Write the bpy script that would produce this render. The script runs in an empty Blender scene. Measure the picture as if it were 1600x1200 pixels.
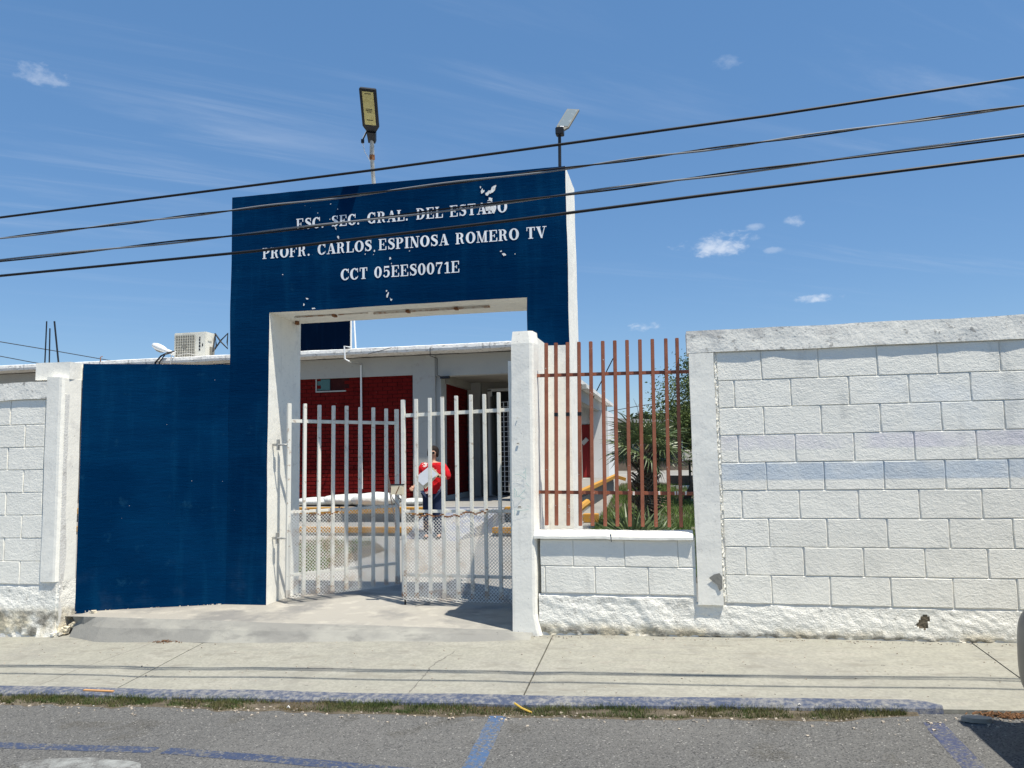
import bpy, bmesh, math, random
from math import sin, cos, pi, radians, atan2, sqrt
from mathutils import Vector, Matrix, noise
random.seed(7)
SC = bpy.context.scene
COL = SC.collection
H = 1.33            # the eye stands 1.33 m above the pavement at the block wall; z below is measured from the eye

# ------------------------------------------------------------------ camera
cam = bpy.data.cameras.new('camera'); cob = bpy.data.objects.new('camera', cam); COL.objects.link(cob)
rt = Vector((0.97799, 0.20792, -0.01733)); up = Vector((0.0358, -0.08541, 0.9957)); fw = Vector((-0.20555, 0.97441, 0.09097))
cob.matrix_world = Matrix(((rt.x, up.x, -fw.x, 0), (rt.y, up.y, -fw.y, 0), (rt.z, up.z, -fw.z, H), (0, 0, 0, 1)))
cam.sensor_width = 36; cam.lens = 36 * 1200 / 1600; cam.clip_end = 3000; cam.clip_start = .05
SC.camera = cob
# ------------------------------------------------------------------ sun and sky
SUN = Vector((.32, -.215, 1)).normalized()
sl = bpy.data.lights.new('sun', 'SUN'); so = bpy.data.objects.new('sun', sl); COL.objects.link(so)
sl.energy = 4.8; sl.angle = radians(.53); sl.color = (1, .945, .835)
so.rotation_euler = SUN.to_track_quat('Z', 'Y').to_euler()
SC.view_settings.view_transform = 'Standard'; SC.view_settings.look = 'None'
SC.view_settings.gamma = 1; SC.view_settings.use_curve_mapping = False
SC.view_settings.exposure = .5

W = bpy.data.worlds.new('World'); SC.world = W; W.use_nodes = True
nt = W.node_tree; nt.nodes.clear()
def N(t, typ, **kw):
    n = t.nodes.new(typ)
    for k, v in kw.items():
        if k in n.inputs.keys() if hasattr(n.inputs, 'keys') else False: n.inputs[k].default_value = v
        else: setattr(n, k, v)
    return n
def setin(t, sock, v):
    if hasattr(v, 'is_output') or isinstance(v, bpy.types.NodeSocket): t.links.new(v, sock)
    else: sock.default_value = v
def math_(t, op, a, b=0.0, c=0.0, clamp=False):
    n = t.nodes.new('ShaderNodeMath'); n.operation = op; n.use_clamp = clamp
    setin(t, n.inputs[0], a); setin(t, n.inputs[1], b); setin(t, n.inputs[2], c)
    return n.outputs[0]
def vmath(t, op, a, b=(0, 0, 0)):
    n = t.nodes.new('ShaderNodeVectorMath'); n.operation = op
    setin(t, n.inputs[0], a); setin(t, n.inputs[1], b)
    return n.outputs['Value'] if op in ('DOT_PRODUCT', 'LENGTH') else n.outputs[0]
def mapr(t, v, a, b, c=0.0, d=1.0, smooth=True):
    n = t.nodes.new('ShaderNodeMapRange'); n.interpolation_type = 'SMOOTHSTEP' if smooth else 'LINEAR'
    setin(t, n.inputs[0], v)
    for i, x in enumerate((a, b, c, d)): setin(t, n.inputs[i + 1], x)
    return n.outputs[0]
def mixc(t, fac, a, b, mode='MIX'):
    n = t.nodes.new('ShaderNodeMix'); n.data_type = 'RGBA'; n.blend_type = mode
    setin(t, n.inputs['Factor'], fac)
    for s, v in ((n.inputs[6], a), (n.inputs[7], b)):
        if isinstance(v, (tuple, list)): v = tuple(v) + ((1,) if len(v) == 3 else ())
        setin(t, s, v)
    return n.outputs[2]
def noise_(t, vec, scale, detail=3, rough=.55, dist=0.0, stretch=None):
    if stretch: vec = vmath(t, 'MULTIPLY', vec, stretch)
    n = t.nodes.new('ShaderNodeTexNoise'); t.links.new(vec, n.inputs['Vector'])
    n.inputs['Scale'].default_value = scale; n.inputs['Detail'].default_value = detail
    n.inputs['Roughness'].default_value = rough; n.inputs['Distortion'].default_value = dist
    return n.outputs[0]

sky = nt.nodes.new('ShaderNodeTexSky'); sky.sky_type = 'NISHITA'; sky.sun_disc = False
sky.sun_elevation = math.asin(SUN.z); sky.sun_rotation = atan2(SUN.x, SUN.y)
sky.altitude = 600; sky.air_density = 1.05; sky.dust_density = .3; sky.ozone_density = 1.6
tc = nt.nodes.new('ShaderNodeTexCoord').outputs['Generated']
dirn = vmath(nt, 'NORMALIZE', tc)
sx = nt.nodes.new('ShaderNodeSeparateXYZ'); nt.links.new(dirn, sx.inputs[0])
zc = math_(nt, 'MAXIMUM', sx.outputs[2], .06)
pl = nt.nodes.new('ShaderNodeCombineXYZ')
nt.links.new(math_(nt, 'DIVIDE', sx.outputs[0], zc), pl.inputs[0]); nt.links.new(math_(nt, 'DIVIDE', sx.outputs[1], zc), pl.inputs[1])
rot = nt.nodes.new('ShaderNodeVectorRotate'); rot.rotation_type = 'Z_AXIS'; nt.links.new(pl.outputs[0], rot.inputs['Vector']); rot.inputs['Angle'].default_value = radians(-38)
ci = noise_(nt, rot.outputs[0], 1.1, 8, .64, .55, (.42, 3.0, 1))
ci2 = noise_(nt, rot.outputs[0], .55, 3, .5, .3)
cirrus = math_(nt, 'MULTIPLY', mapr(nt, ci, .47, .80), mapr(nt, ci2, .38, .64))
cirrus = math_(nt, 'MULTIPLY', cirrus, mapr(nt, sx.outputs[2], .1, .3))
cirrus = math_(nt, 'MULTIPLY', cirrus, .25)
# small fair-weather clouds, each at its own place in the sky: direction, half width, half height, strength
CL = [((-0.6375, 0.6557, 0.4046), .034, .014, .42), ((0.0657, 0.9644, 0.254), .046, .019, .85), ((0.013, 0.966, 0.2546), .036, .0095, .6),
      ((0.1493, 0.9509, 0.2711), .020, .011, .55), ((0.1043, 0.9571, 0.2702), .014, .005, .35), ((0.1259, 0.9622, 0.2413), .014, .005, .3),
      ((0.1772, 0.9675, 0.1801), .034, .0075, .85), ((-0.0271, 0.9868, 0.1596), .028, .010, .9), ((0.0772, 0.8901, 0.4492), .022, .010, .25),
      ((-.9, .25, .35), .10, .04, .8), ((.75, .6, .28), .09, .03, .8), ((.2, -.9, .4), .15, .05, .8), ((-.5, -.8, .3), .12, .04, .7)]
cn = noise_(nt, dirn, 48, 7, .62, .2, (1, 1, 1.8))
cn2 = noise_(nt, dirn, 16, 4, .6, 0, (1, 1, 1.6))
cum = None
for d, hw, hh, st in CL:
    d = Vector(d).normalized(); r = Vector((d.y, -d.x, 0)).normalized(); u = r.cross(d)
    a = math_(nt, 'DIVIDE', vmath(nt, 'DOT_PRODUCT', dirn, tuple(r)), hw)
    b = math_(nt, 'SUBTRACT', vmath(nt, 'DOT_PRODUCT', dirn, tuple(u)), 0)
    b = math_(nt, 'DIVIDE', b, hh)
    q = math_(nt, 'ADD', math_(nt, 'MULTIPLY', a, a), math_(nt, 'MULTIPLY', b, b))
    f = mapr(nt, vmath(nt, 'DOT_PRODUCT', dirn, tuple(d)), .8, .81)
    m = math_(nt, 'SUBTRACT', .76, math_(nt, 'MULTIPLY', q, 1.1))
    m = math_(nt, 'ADD', m, math_(nt, 'MULTIPLY', math_(nt, 'SUBTRACT', cn, .5), 3.4))
    m = math_(nt, 'ADD', m, math_(nt, 'MULTIPLY', math_(nt, 'SUBTRACT', cn2, .5), 2.2))
    m = math_(nt, 'MULTIPLY', mapr(nt, m, 0.1, 1.5), math_(nt, 'MULTIPLY', f, st))
    cum = m if cum is None else math_(nt, 'MAXIMUM', cum, m)
hs = nt.nodes.new('ShaderNodeHueSaturation'); nt.links.new(mixc(nt, .42, sky.outputs[0], (1.45, 2.85, 5.3)), hs.inputs['Color'])
hs.inputs['Saturation'].default_value = 1.12; hs.inputs['Value'].default_value = 1.0
allc = math_(nt, 'MAXIMUM', cirrus, math_(nt, 'MULTIPLY', cum, .8))
skyc = mixc(nt, allc, hs.outputs[0], (6.4, 6.9, 7.7))
bg = nt.nodes.new('ShaderNodeBackground'); nt.links.new(skyc, bg.inputs[0]); bg.inputs[1].default_value = .092
wo = nt.nodes.new('ShaderNodeOutputWorld'); nt.links.new(bg.outputs[0], wo.inputs[0])

# ------------------------------------------------------------------ materials
MATS = {}
def M(name, col, rough=.85, vary=(), bump=(), metal=0.0, band=(), rand=0.0, island=0.0, spec=.3, trans=0.0, fn=None):
    m = bpy.data.materials.new(name); m.use_nodes = True; t = m.node_tree; t.nodes.clear()
    geo = t.nodes.new('ShaderNodeNewGeometry'); pos = geo.outputs['Position']
    c = None; col4 = tuple(col) + (1,)
    n = t.nodes.new('ShaderNodeRGB'); n.outputs[0].default_value = col4; c = n.outputs[0]
    sep = t.nodes.new('ShaderNodeSeparateXYZ'); t.links.new(pos, sep.inputs[0])
    for v in vary:    # scale, detail, lo, hi, colour, amount, stretch
        st = v[6] if len(v) > 6 else None
        f = noise_(t, pos, v[0], v[1], .6, .15, st)
        f = math_(t, 'MULTIPLY', mapr(t, f, v[2], v[3]), v[5])
        c = mixc(t, f, c, v[4])
    for b in band:    # z0, z1, soft, colour, amount, noise scale, xmin, xmax, cut
        z0, z1, sf, bc, am, ns = b[:6]
        f = math_(t, 'MULTIPLY', mapr(t, sep.outputs[2], z0 + H - sf, z0 + H + sf), mapr(t, sep.outputs[2], z1 + H - sf, z1 + H + sf, 1, 0))
        if ns: f = math_(t, 'MULTIPLY', f, mapr(t, noise_(t, pos, ns, 5, .65), b[8] if len(b) > 8 else .3, (b[8] if len(b) > 8 else .3) + .3))
        if len(b) > 6 and b[6] is not None: f = math_(t, 'MULTIPLY', f, mapr(t, sep.outputs[0], b[6] - .03, b[6] + .03))
        if len(b) > 7 and b[7] is not None: f = math_(t, 'MULTIPLY', f, mapr(t, sep.outputs[0], b[7] - .03, b[7] + .03, 1, 0))
        c = mixc(t, math_(t, 'MULTIPLY', f, am), c, bc)
    if rand:
        oi = t.nodes.new('ShaderNodeObjectInfo')
        c = mixc(t, 1.0, c, mapr(t, oi.outputs['Random'], 0, 1, 1 - rand, 1 + rand, False), 'MULTIPLY')
    if island:
        c = mixc(t, 1.0, c, mapr(t, geo.outputs['Random Per Island'], 0, 1, 1 - island, 1 + island, False), 'MULTIPLY')
    p = t.nodes.new('ShaderNodeBsdfPrincipled')
    if fn: c = fn(t, c, pos, sep, p) or c
    t.links.new(c, p.inputs['Base Color']); p.inputs['Roughness'].default_value = rough
    p.inputs['Metallic'].default_value = metal; p.inputs['Specular IOR Level'].default_value = spec
    prev = None
    for b in bump:    # scale, distance, detail, stretch
        hgt = noise_(t, pos, b[0], b[2] if len(b) > 2 else 3, .6, 0, b[3] if len(b) > 3 else None)
        bn = t.nodes.new('ShaderNodeBump'); t.links.new(hgt, bn.inputs['Height'])
        bn.inputs['Distance'].default_value = b[1]; bn.inputs['Strength'].default_value = 1
        if prev: t.links.new(prev, bn.inputs['Normal'])
        prev = bn.outputs[0]
    if prev: t.links.new(prev, p.inputs['Normal'])
    o = t.nodes.new('ShaderNodeOutputMaterial')
    if trans:
        tr = t.nodes.new('ShaderNodeBsdfTranslucent'); t.links.new(c, tr.inputs[0])
        mx = t.nodes.new('ShaderNodeMixShader'); mx.inputs[0].default_value = trans
        t.links.new(p.outputs[0], mx.inputs[1]); t.links.new(tr.outputs[0], mx.inputs[2]); t.links.new(mx.outputs[0], o.inputs[0])
    else: t.links.new(p.outputs[0], o.inputs[0])
    MATS[name] = m; return m

def crack_fn(sc, width, lo, amt, dark):
    def f(t, c, pos, sep, p):
        n = noise_(t, pos, sc, 6, .62, .4, (1, 1, 1.9)); m = noise_(t, pos, sc * .45, 3, .5)
        k = math_(t, 'MULTIPLY', mapr(t, math_(t, 'ABSOLUTE', math_(t, 'SUBTRACT', n, .5)), 0, width, 1, 0), mapr(t, m, lo, lo + .07))
        c = mixc(t, math_(t, 'MULTIPLY', k, amt), c, dark)
        v = noise_(t, pos, 55, 2, .5)
        return mixc(t, math_(t, 'MULTIPLY', mapr(t, v, .745, .77), .75), c, (.20, .19, .175))
    return f
M('plaster', (.89, .865, .785), .9, [(2.2, 5, .5, .75, (.76, .75, .70), .7), (9, 6, .54, .75, (.64, .62, .58), .55), (60, 3, .66, .72, (.4, .39, .37), .7), (5, 4, .55, .8, (.70, .68, .62), .6, (4, 4, .35))],
  [(45, .0012, 4), (7, .0035, 3)], fn=crack_fn(2.6, .004, .55, .4, (.36, .35, .32)))
M('coping_plaster', (.86, .835, .76), .92, [(2.6, 6, .52, .66, (.55, .53, .50), .65, (1, 1, 2)), (14, 5, .60, .68, (.30, .29, .27), .8), (45, 3, .63, .7, (.34, .32, .3), .8)],
  [(40, .003, 4), (9, .008, 3)], fn=crack_fn(5, .008, .50, .5, (.30, .29, .27)))
M('block', (.90, .872, .785), .92, [(3, 5, .5, .8, (.80, .78, .715), .6), (40, 4, .66, .74, (.5, .49, .47), .5), (7, 5, .58, .74, (.66, .645, .59), .55, (1, 1, .22))],
  [(110, .0022, 3), (34, .0030, 4, (1, 1, 1.5)), (9, .003, 2)],
  band=[(-.215, -.098, .010, (.36, .45, .55), .85, 3.2, .30, None, .30), (-.215, -.098, .012, (.64, .69, .73), .6, 0, .30, None),
        (.0, .105, .012, (.66, .62, .70), .6, 1.9, .30, None, .34), (.12, .5, .06, (.72, .77, .82), .45, 1.3, 1.3, None, .40), (-1.1, -.62, .16, (.78, .755, .675), .4, 3, None, None, .40), (.30, .56, .08, (.66, .65, .61), .45, 5, None, None, .48)], rand=.035)
M('core', (.74, .73, .69), .95, [(12, 5, .5, .7, (.42, .40, .37), .5)], [(60, .004, 4)])
M('plinth', (.89, .865, .785), .95, [(4, 6, .55, .72, (.60, .58, .53), .6), (11, 6, .60, .68, (.34, .33, .30), .7)],
  [(26, .009, 5), (90, .0045, 3)],
  band=[(-1.75, -1.27, .04, (.72, .63, .45), .9, 4.2, None, None, .34), (-1.75, -1.285, .02, (.16, .145, .12), .9, 9, None, None, .38), (-1.27, -.9, .06, (.55, .56, .44), .35, 2.5, -.14, .02, .35)], fn=crack_fn(3.6, .0075, .50, .65, (.22, .21, .19)))
def blue_fn(t, c, pos, sep, p):
    s1 = noise_(t, pos, 3, 4, .6, 0, (.35, 1, 5)); s2 = noise_(t, pos, 2.2, 4, .6, 0, (3.5, 1, .35))
    c = mixc(t, math_(t, 'MULTIPLY', mapr(t, s1, .38, .70), .5), c, (.0010, .032, .094))
    c = mixc(t, math_(t, 'MULTIPLY', mapr(t, s2, .48, .68), .55), c, (.0030, .043, .112))
    c = mixc(t, math_(t, 'MULTIPLY', mapr(t, noise_(t, pos, 1.1, 4), .42, .62), .6), c, (.0002, .0165, .058))
    f = mapr(t, noise_(t, pos, 34, 2, .5), .795, .81)
    c = mixc(t, math_(t, 'MULTIPLY', mapr(t, noise_(t, pos, 6, 5, .7), .60, .72), .35), c, (.012, .062, .125))
    c = mixc(t, f, c, (.6, .62, .64))
    low = mapr(t, sep.outputs[2], .0, .55, 1, 0)
    c = mixc(t, math_(t, 'MULTIPLY', math_(t, 'MULTIPLY', low, mapr(t, noise_(t, pos, 5, 5), .5, .8)), .4), c, (.03, .065, .12))
    return c
M('blue_wall', (.0012, .026, .081), .9, bump=[(60, .0014, 3), (3, .005, 3, (.6, 1, 3)), (16, .002, 3, (.5, 1, 4))], fn=blue_fn, spec=.0)
M('letter_paint', (.86, .87, .88), .8, [(30, 4, .62, .72, (.55, .60, .66), .6)])
M('graffiti', (.36, .56, .52), .8)
M('bare_patch', (.80, .79, .76), .9, [(25, 4, .5, .7, (.5, .52, .52), .6)], [(60, .002, 3)])
M('brown_paint', (.33, .115, .062), .6, [(8, 4, .45, .72, (.22, .065, .035), .7), (40, 3, .70, .74, (.7, .66, .62), .9)], [(60, .0006, 2)], spec=.4)
M('gate_paint', (.76, .745, .68), .5, [(6, 4, .5, .75, (.50, .50, .47), .6), (22, 5, .60, .68, (.34, .23, .15), .6)], [(70, .0008, 2)], spec=.4)
M('rusty_paint', (.52, .49, .44), .7, [(14, 5, .42, .60, (.27, .13, .06), .85), (40, 4, .5, .7, (.6, .58, .52), .5)], [(90, .001, 3)])
M('mesh_metal', (.72, .715, .68), .6, [(9, 5, .48, .66, (.38, .26, .16), .75)])
M('rust', (.16, .07, .035), .9, [(20, 4, .4, .6, (.3, .14, .06), .8)])
M('galvanised', (.45, .45, .43), .45, [(18, 4, .4, .7, (.3, .29, .27), .8)], metal=.5)
M('dark_metal', (.012, .014, .018), .45)
M('black_rubber', (.012, .012, .013), .5)
M('grey_cable', (.05, .052, .055), .5)
M('sheen_cable', (.22, .23, .24), .5)
M('led_panel', (.52, .46, .20), .5, [(30, 2, .5, .6, (.44, .38, .15), .7)])
M('solar_panel', (.16, .20, .22), .32, [(12, 3, .5, .7, (.3, .34, .35), .7)], spec=.6)
M('glint', (.8, .8, .8), .2)
M('white_plastic', (.74, .75, .74), .45, spec=.4)
M('cream_plastic', (.66, .64, .56), .5, [(6, 4, .5, .7, (.52, .5, .43), .5)])
M('grille', (.20, .19, .16), .6)
def slab_fn(t, c, pos, sep, p):
    crk = None
    for (xa, ya, xb, yb, wob) in ((-1.62, 5.46, -1.70, 4.69, .05), (-4.22, 5.62, -4.40, 4.7, .04), (-3.0, 5.0, -2.2, 5.1, .05), (-5.6, 5.5, -6.4, 4.8, .05), (3.0, 5.6, 3.3, 4.7, .06)):
        L = sqrt((xb - xa) ** 2 + (yb - ya) ** 2); dx, dy = (xb - xa) / L, (yb - ya) / L
        nz = math_(t, 'MULTIPLY', math_(t, 'SUBTRACT', noise_(t, pos, 3.2, 5, .6), .5), wob * 3)
        ax = math_(t, 'SUBTRACT', sep.outputs[0], xa); ay = math_(t, 'SUBTRACT', sep.outputs[1], ya)
        al = math_(t, 'ADD', math_(t, 'MULTIPLY', ax, dx), math_(t, 'MULTIPLY', ay, dy))
        ac = math_(t, 'ADD', math_(t, 'SUBTRACT', math_(t, 'MULTIPLY', ax, dy), math_(t, 'MULTIPLY', ay, dx)), nz)
        f = mapr(t, math_(t, 'ABSOLUTE', ac), .0015, .006, 1, 0)
        f = math_(t, 'MULTIPLY', f, math_(t, 'MULTIPLY', mapr(t, al, -.02, .02), mapr(t, al, L - .02, L + .02, 1, 0)))
        crk = f if crk is None else math_(t, 'MAXIMUM', crk, f)
    return mixc(t, math_(t, 'MULTIPLY', crk, .75), c, (.10, .09, .08))
M('sidewalk_concrete', (.290, .283, .238), .9, [(1.1, 5, .42, .7, (.245, .238, .212), .8), (3.2, 6, .50, .72, (.345, .333, .285), .8, (.5, 1.6, 1)), (1.7, 4, .60, .66, (.215, .205, .175), .6), (7, 5, .5, .7, (.25, .243, .215), .8, (.5, 2.6, 1)),
  (6, 6, .55, .74, (.33, .30, .26), .55, (.6, 2.2, 1)), (9, 6, .42, .62, (.335, .325, .275), .5), (42, 4, .42, .6, (.215, .207, .178), .45), (5, 6, .56, .66, (.20, .188, .158), .55, (.7, 2.4, 1)), (24, 3, .69, .735, (.10, .095, .085), .85)], [(120, .0012, 3), (14, .004, 4, (.7, 1.6, 1)), (2, .01, 2)], fn=slab_fn)
M('smooth_concrete', (.225, .221, .203), .88, [(2.4, 6, .44, .66, (.33, .322, .285), .9, (.6, 1, 1)), (8, 5, .50, .70, (.17, .167, .155), .7, (.5, 1.5, 1)), (26, 3, .70, .74, (.10, .1, .1), .8)], [(12, .006, 4), (90, .0012, 3)])
M('apron_concrete', (.33, .312, .275), .9, [(1.6, 5, .44, .64, (.20, .195, .185), .9), (5, 6, .5, .7, (.46, .43, .37), .6), (26, 3, .70, .74, (.10, .1, .1), .8)], [(90, .0014, 3), (9, .006, 4)])
M('yard_concrete', (.26, .25, .23), .9, [(.8, 5, .42, .7, (.20, .195, .18), .7), (5, 5, .55, .7, (.31, .30, .27), .6)], [(60, .002, 3)])
def asph(t, c, pos, sep, p):
    v = t.nodes.new('ShaderNodeTexVoronoi'); t.links.new(pos, v.inputs['Vector']); v.inputs['Scale'].default_value = 150
    vc = t.nodes.new('ShaderNodeSeparateColor'); t.links.new(v.outputs['Color'], vc.inputs[0])
    c = mixc(t, math_(t, 'MULTIPLY', mapr(t, vc.outputs[0], .0, 1.0, 0, 1, False), .6), c, (.20, .197, .188))
    c = mixc(t, mapr(t, vc.outputs[1], .972, .985), c, (.31, .30, .28))
    c = mixc(t, math_(t, 'MULTIPLY', mapr(t, vc.outputs[2], .80, .9), .7), c, (.035, .035, .037))
    return c
def asphalt(name, col, **k):
    return M(name, col, .9, [(.9, 5, .42, .66, (.135, .131, .124), .8), (2.6, 5, .56, .66, (.060, .055, .045), .8), (.5, 3, .45, .6, (.085, .083, .08), .6), (22, 5, .52, .72, (.05, .05, .05), .6), (50, 3, .5, .7, (.16, .157, .15), .5)], [(70, .009, 4), (150, .005, 2)], fn=asph, **k)
asphalt('asphalt', (.098, .097, .094))
def worn(name, paint, under, lo, hi, sc=26):
    def f(t, c, pos, sep, p):
        c = asph(t, c, pos, sep, p) if under == 'a' else c
        a = noise_(t, pos, sc, 5, .7); b = noise_(t, pos, 3, 4, .6)
        s = math_(t, 'ADD', math_(t, 'MULTIPLY', a, .7), math_(t, 'MULTIPLY', b, .3))
        return mixc(t, math_(t, 'MULTIPLY', mapr(t, s, lo, hi), .92), c, paint)
    return M(name, (.10, .098, .095) if under == 'a' else (.24, .235, .225), .85, bump=[(70, .005, 4)], fn=f)
worn('road_blue', (.031, .050, .108), 'a', .42, .54, 44)
worn('road_light_blue', (.048, .105, .22), 'a', .40, .56, 44)
worn('road_faint_blue', (.040, .052, .115), 'a', .41, .58, 44)
worn('road_white', (.30, .31, .30), 'a', .40, .66, 7)
worn('kerb_blue', (.040, .058, .112), 'c', .34, .60, 30)
M('kerb_concrete', (.30, .28, .245), .9, [(6, 5, .5, .7, (.2, .19, .17), .7)], [(40, .006, 4)])
M('soil', (.10, .082, .058), .95, [(5, 5, .45, .6, (.15, .125, .09), .8), (30, 4, .5, .6, (.06, .05, .035), .6)], [(30, .02, 4)])
M('grass', (.085, .118, .036), .7, [(4.5, 3, .45, .62, (.155, .140, .060), .75)], island=.45, trans=.25)
M('dry_grass', (.20, .15, .07), .8, island=.4, trans=.2)
M('yard_grass', (.115, .175, .045), .7, [(1.5, 3, .5, .7, (.10, .12, .04), .6)], island=.4, trans=.25)
M('debris', (.13, .065, .03), .9, island=.5)
M('terrain', (.30, .27, .22), .95, [(.05, 5, .45, .6, (.14, .16, .07), .8)])
M('red_brick', (.135, .007, .006), .85, [(4, 4, .5, .7, (.075, .003, .003), .6), (30, 4, .68, .74, (.5, .4, .36), .5)], [(60, .002, 3)], rand=.16, spec=.1)
M('red_joint', (.032, .002, .002), .9, [(12, 3, .5, .6, (.05, .008, .008), .5)])
M('red_door', (.30, .025, .025), .5)
M('roof_white', (.78, .77, .74), .9, [(2, 5, .5, .7, (.62, .60, .56), .7), (9, 6, .55, .66, (.30, .29, .26), .8, (1, 1, 2.2)), (5, 4, .55, .7, (.2, .2, .19), .6, (3, 3, .4))], [(20, .01, 4)])
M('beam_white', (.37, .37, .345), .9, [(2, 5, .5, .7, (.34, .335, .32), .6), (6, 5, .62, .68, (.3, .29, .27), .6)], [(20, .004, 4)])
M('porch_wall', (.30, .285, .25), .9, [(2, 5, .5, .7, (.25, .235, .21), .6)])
M('white_wall', (.72, .73, .73), .85, [(2, 5, .5, .7, (.62, .63, .63), .6)])
M('yellow_paint', (.46, .235, .04), .8, [(5, 5, .5, .7, (.42, .22, .05), .7), (14, 5, .60, .68, (.30, .26, .2), .8)], [(40, .003, 3)])
M('ramp_blue', (.20, .215, .255), .85, [(4, 5, .42, .6, (.30, .295, .28), .85), (16, 4, .55, .66, (.09, .11, .20), .6)])
M('dark_glass', (.015, .03, .03), .08, spec=.6)
M('green_glass', (.03, .10, .085), .12, spec=.6)
M('frame_white', (.62, .62, .6), .5)
M('dark_void', (.02, .02, .02), .9)
M('sack', (.62, .63, .60), .75, [(6, 4, .5, .7, (.62, .62, .58), .6)], [(14, .02, 4)])
M('rope', (.52, .36, .26), .8)
M('paper_white', (.82, .84, .88), .7); M('folder', (.72, .63, .45), .7)
M('skin', (.44, .25, .17), .6); M('hair', (.018, .012, .010), .75, spec=.15); M('jeans', (.012, .022, .060), .85, bump=[(60, .002, 2)])
def blouse(t, c, pos, sep, p):
    v = t.nodes.new('ShaderNodeTexVoronoi'); t.links.new(pos, v.inputs['Vector']); v.inputs['Scale'].default_value = 6.5
    f = mapr(t, v.outputs['Distance'], .34, .40, 1, 0)
    g = mapr(t, noise_(t, pos, 22, 3), .44, .52)
    c = mixc(t, math_(t, 'MULTIPLY', f, g), c, (.70, .55, .5))
    return c
M('blouse', (.50, .014, .020), .9, bump=[(9, .03, 3), (26, .01, 3)], fn=blouse, spec=.08)
M('lens', (.01, .01, .01), .15); M('lips', (.25, .05, .05), .5); M('eye_white', (.6, .6, .6), .4)
M('palm_leaf', (.115, .155, .062), .42, [(6, 3, .5, .7, (.12, .14, .06), .6)], rand=.25, island=.25, trans=.15, spec=.5)
M('palm_dry', (.16, .12, .075), .85, island=.3)
M('palm_stalk', (.14, .15, .06), .6)
M('bark', (.075, .055, .04), .95, [(14, 4, .4, .6, (.12, .095, .07), .8, (1, 1, .3))], [(22, .02, 4, (1, 1, .3))])
M('leaf', (.085, .125, .038), .6, [(.9, 3, .42, .6, (.13, .165, .055), .8)], island=.45, trans=.25)
M('dark_leaf', (.035, .055, .020), .6, [(.9, 3, .42, .6, (.06, .08, .03), .8)], island=.45, trans=.2)
M('car_paint', (.085, .086, .086), .35, metal=.2, spec=.5, bump=[(300, .0002, 1)])
M('car_plastic', (.018, .018, .019), .55); M('tyre', (.015, .015, .015), .85, bump=[(40, .003, 2)]); M('rim', (.42, .42, .43), .3, metal=.8)
M('lamp_glass', (.5, .5, .5), .1, spec=.7)
M('navy_wall', (.0008, .004, .014), .9, [(3, 4, .5, .7, (.002, .008, .024), .6, (3, 3, .3))], spec=0)
M('brown_wall', (.17, .135, .105), .9, [(2, 5, .45, .65, (.12, .095, .075), .7)])
M('stone', (.40, .345, .28), .9, [(9, 4, .5, .7, (.33, .29, .26), .6)], [(20, .01, 4)])
M('wood_stick', (.52, .28, .12), .7); M('yellow_stick', (.50, .33, .06), .7); M('litter', (.66, .64, .60), .7)

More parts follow.
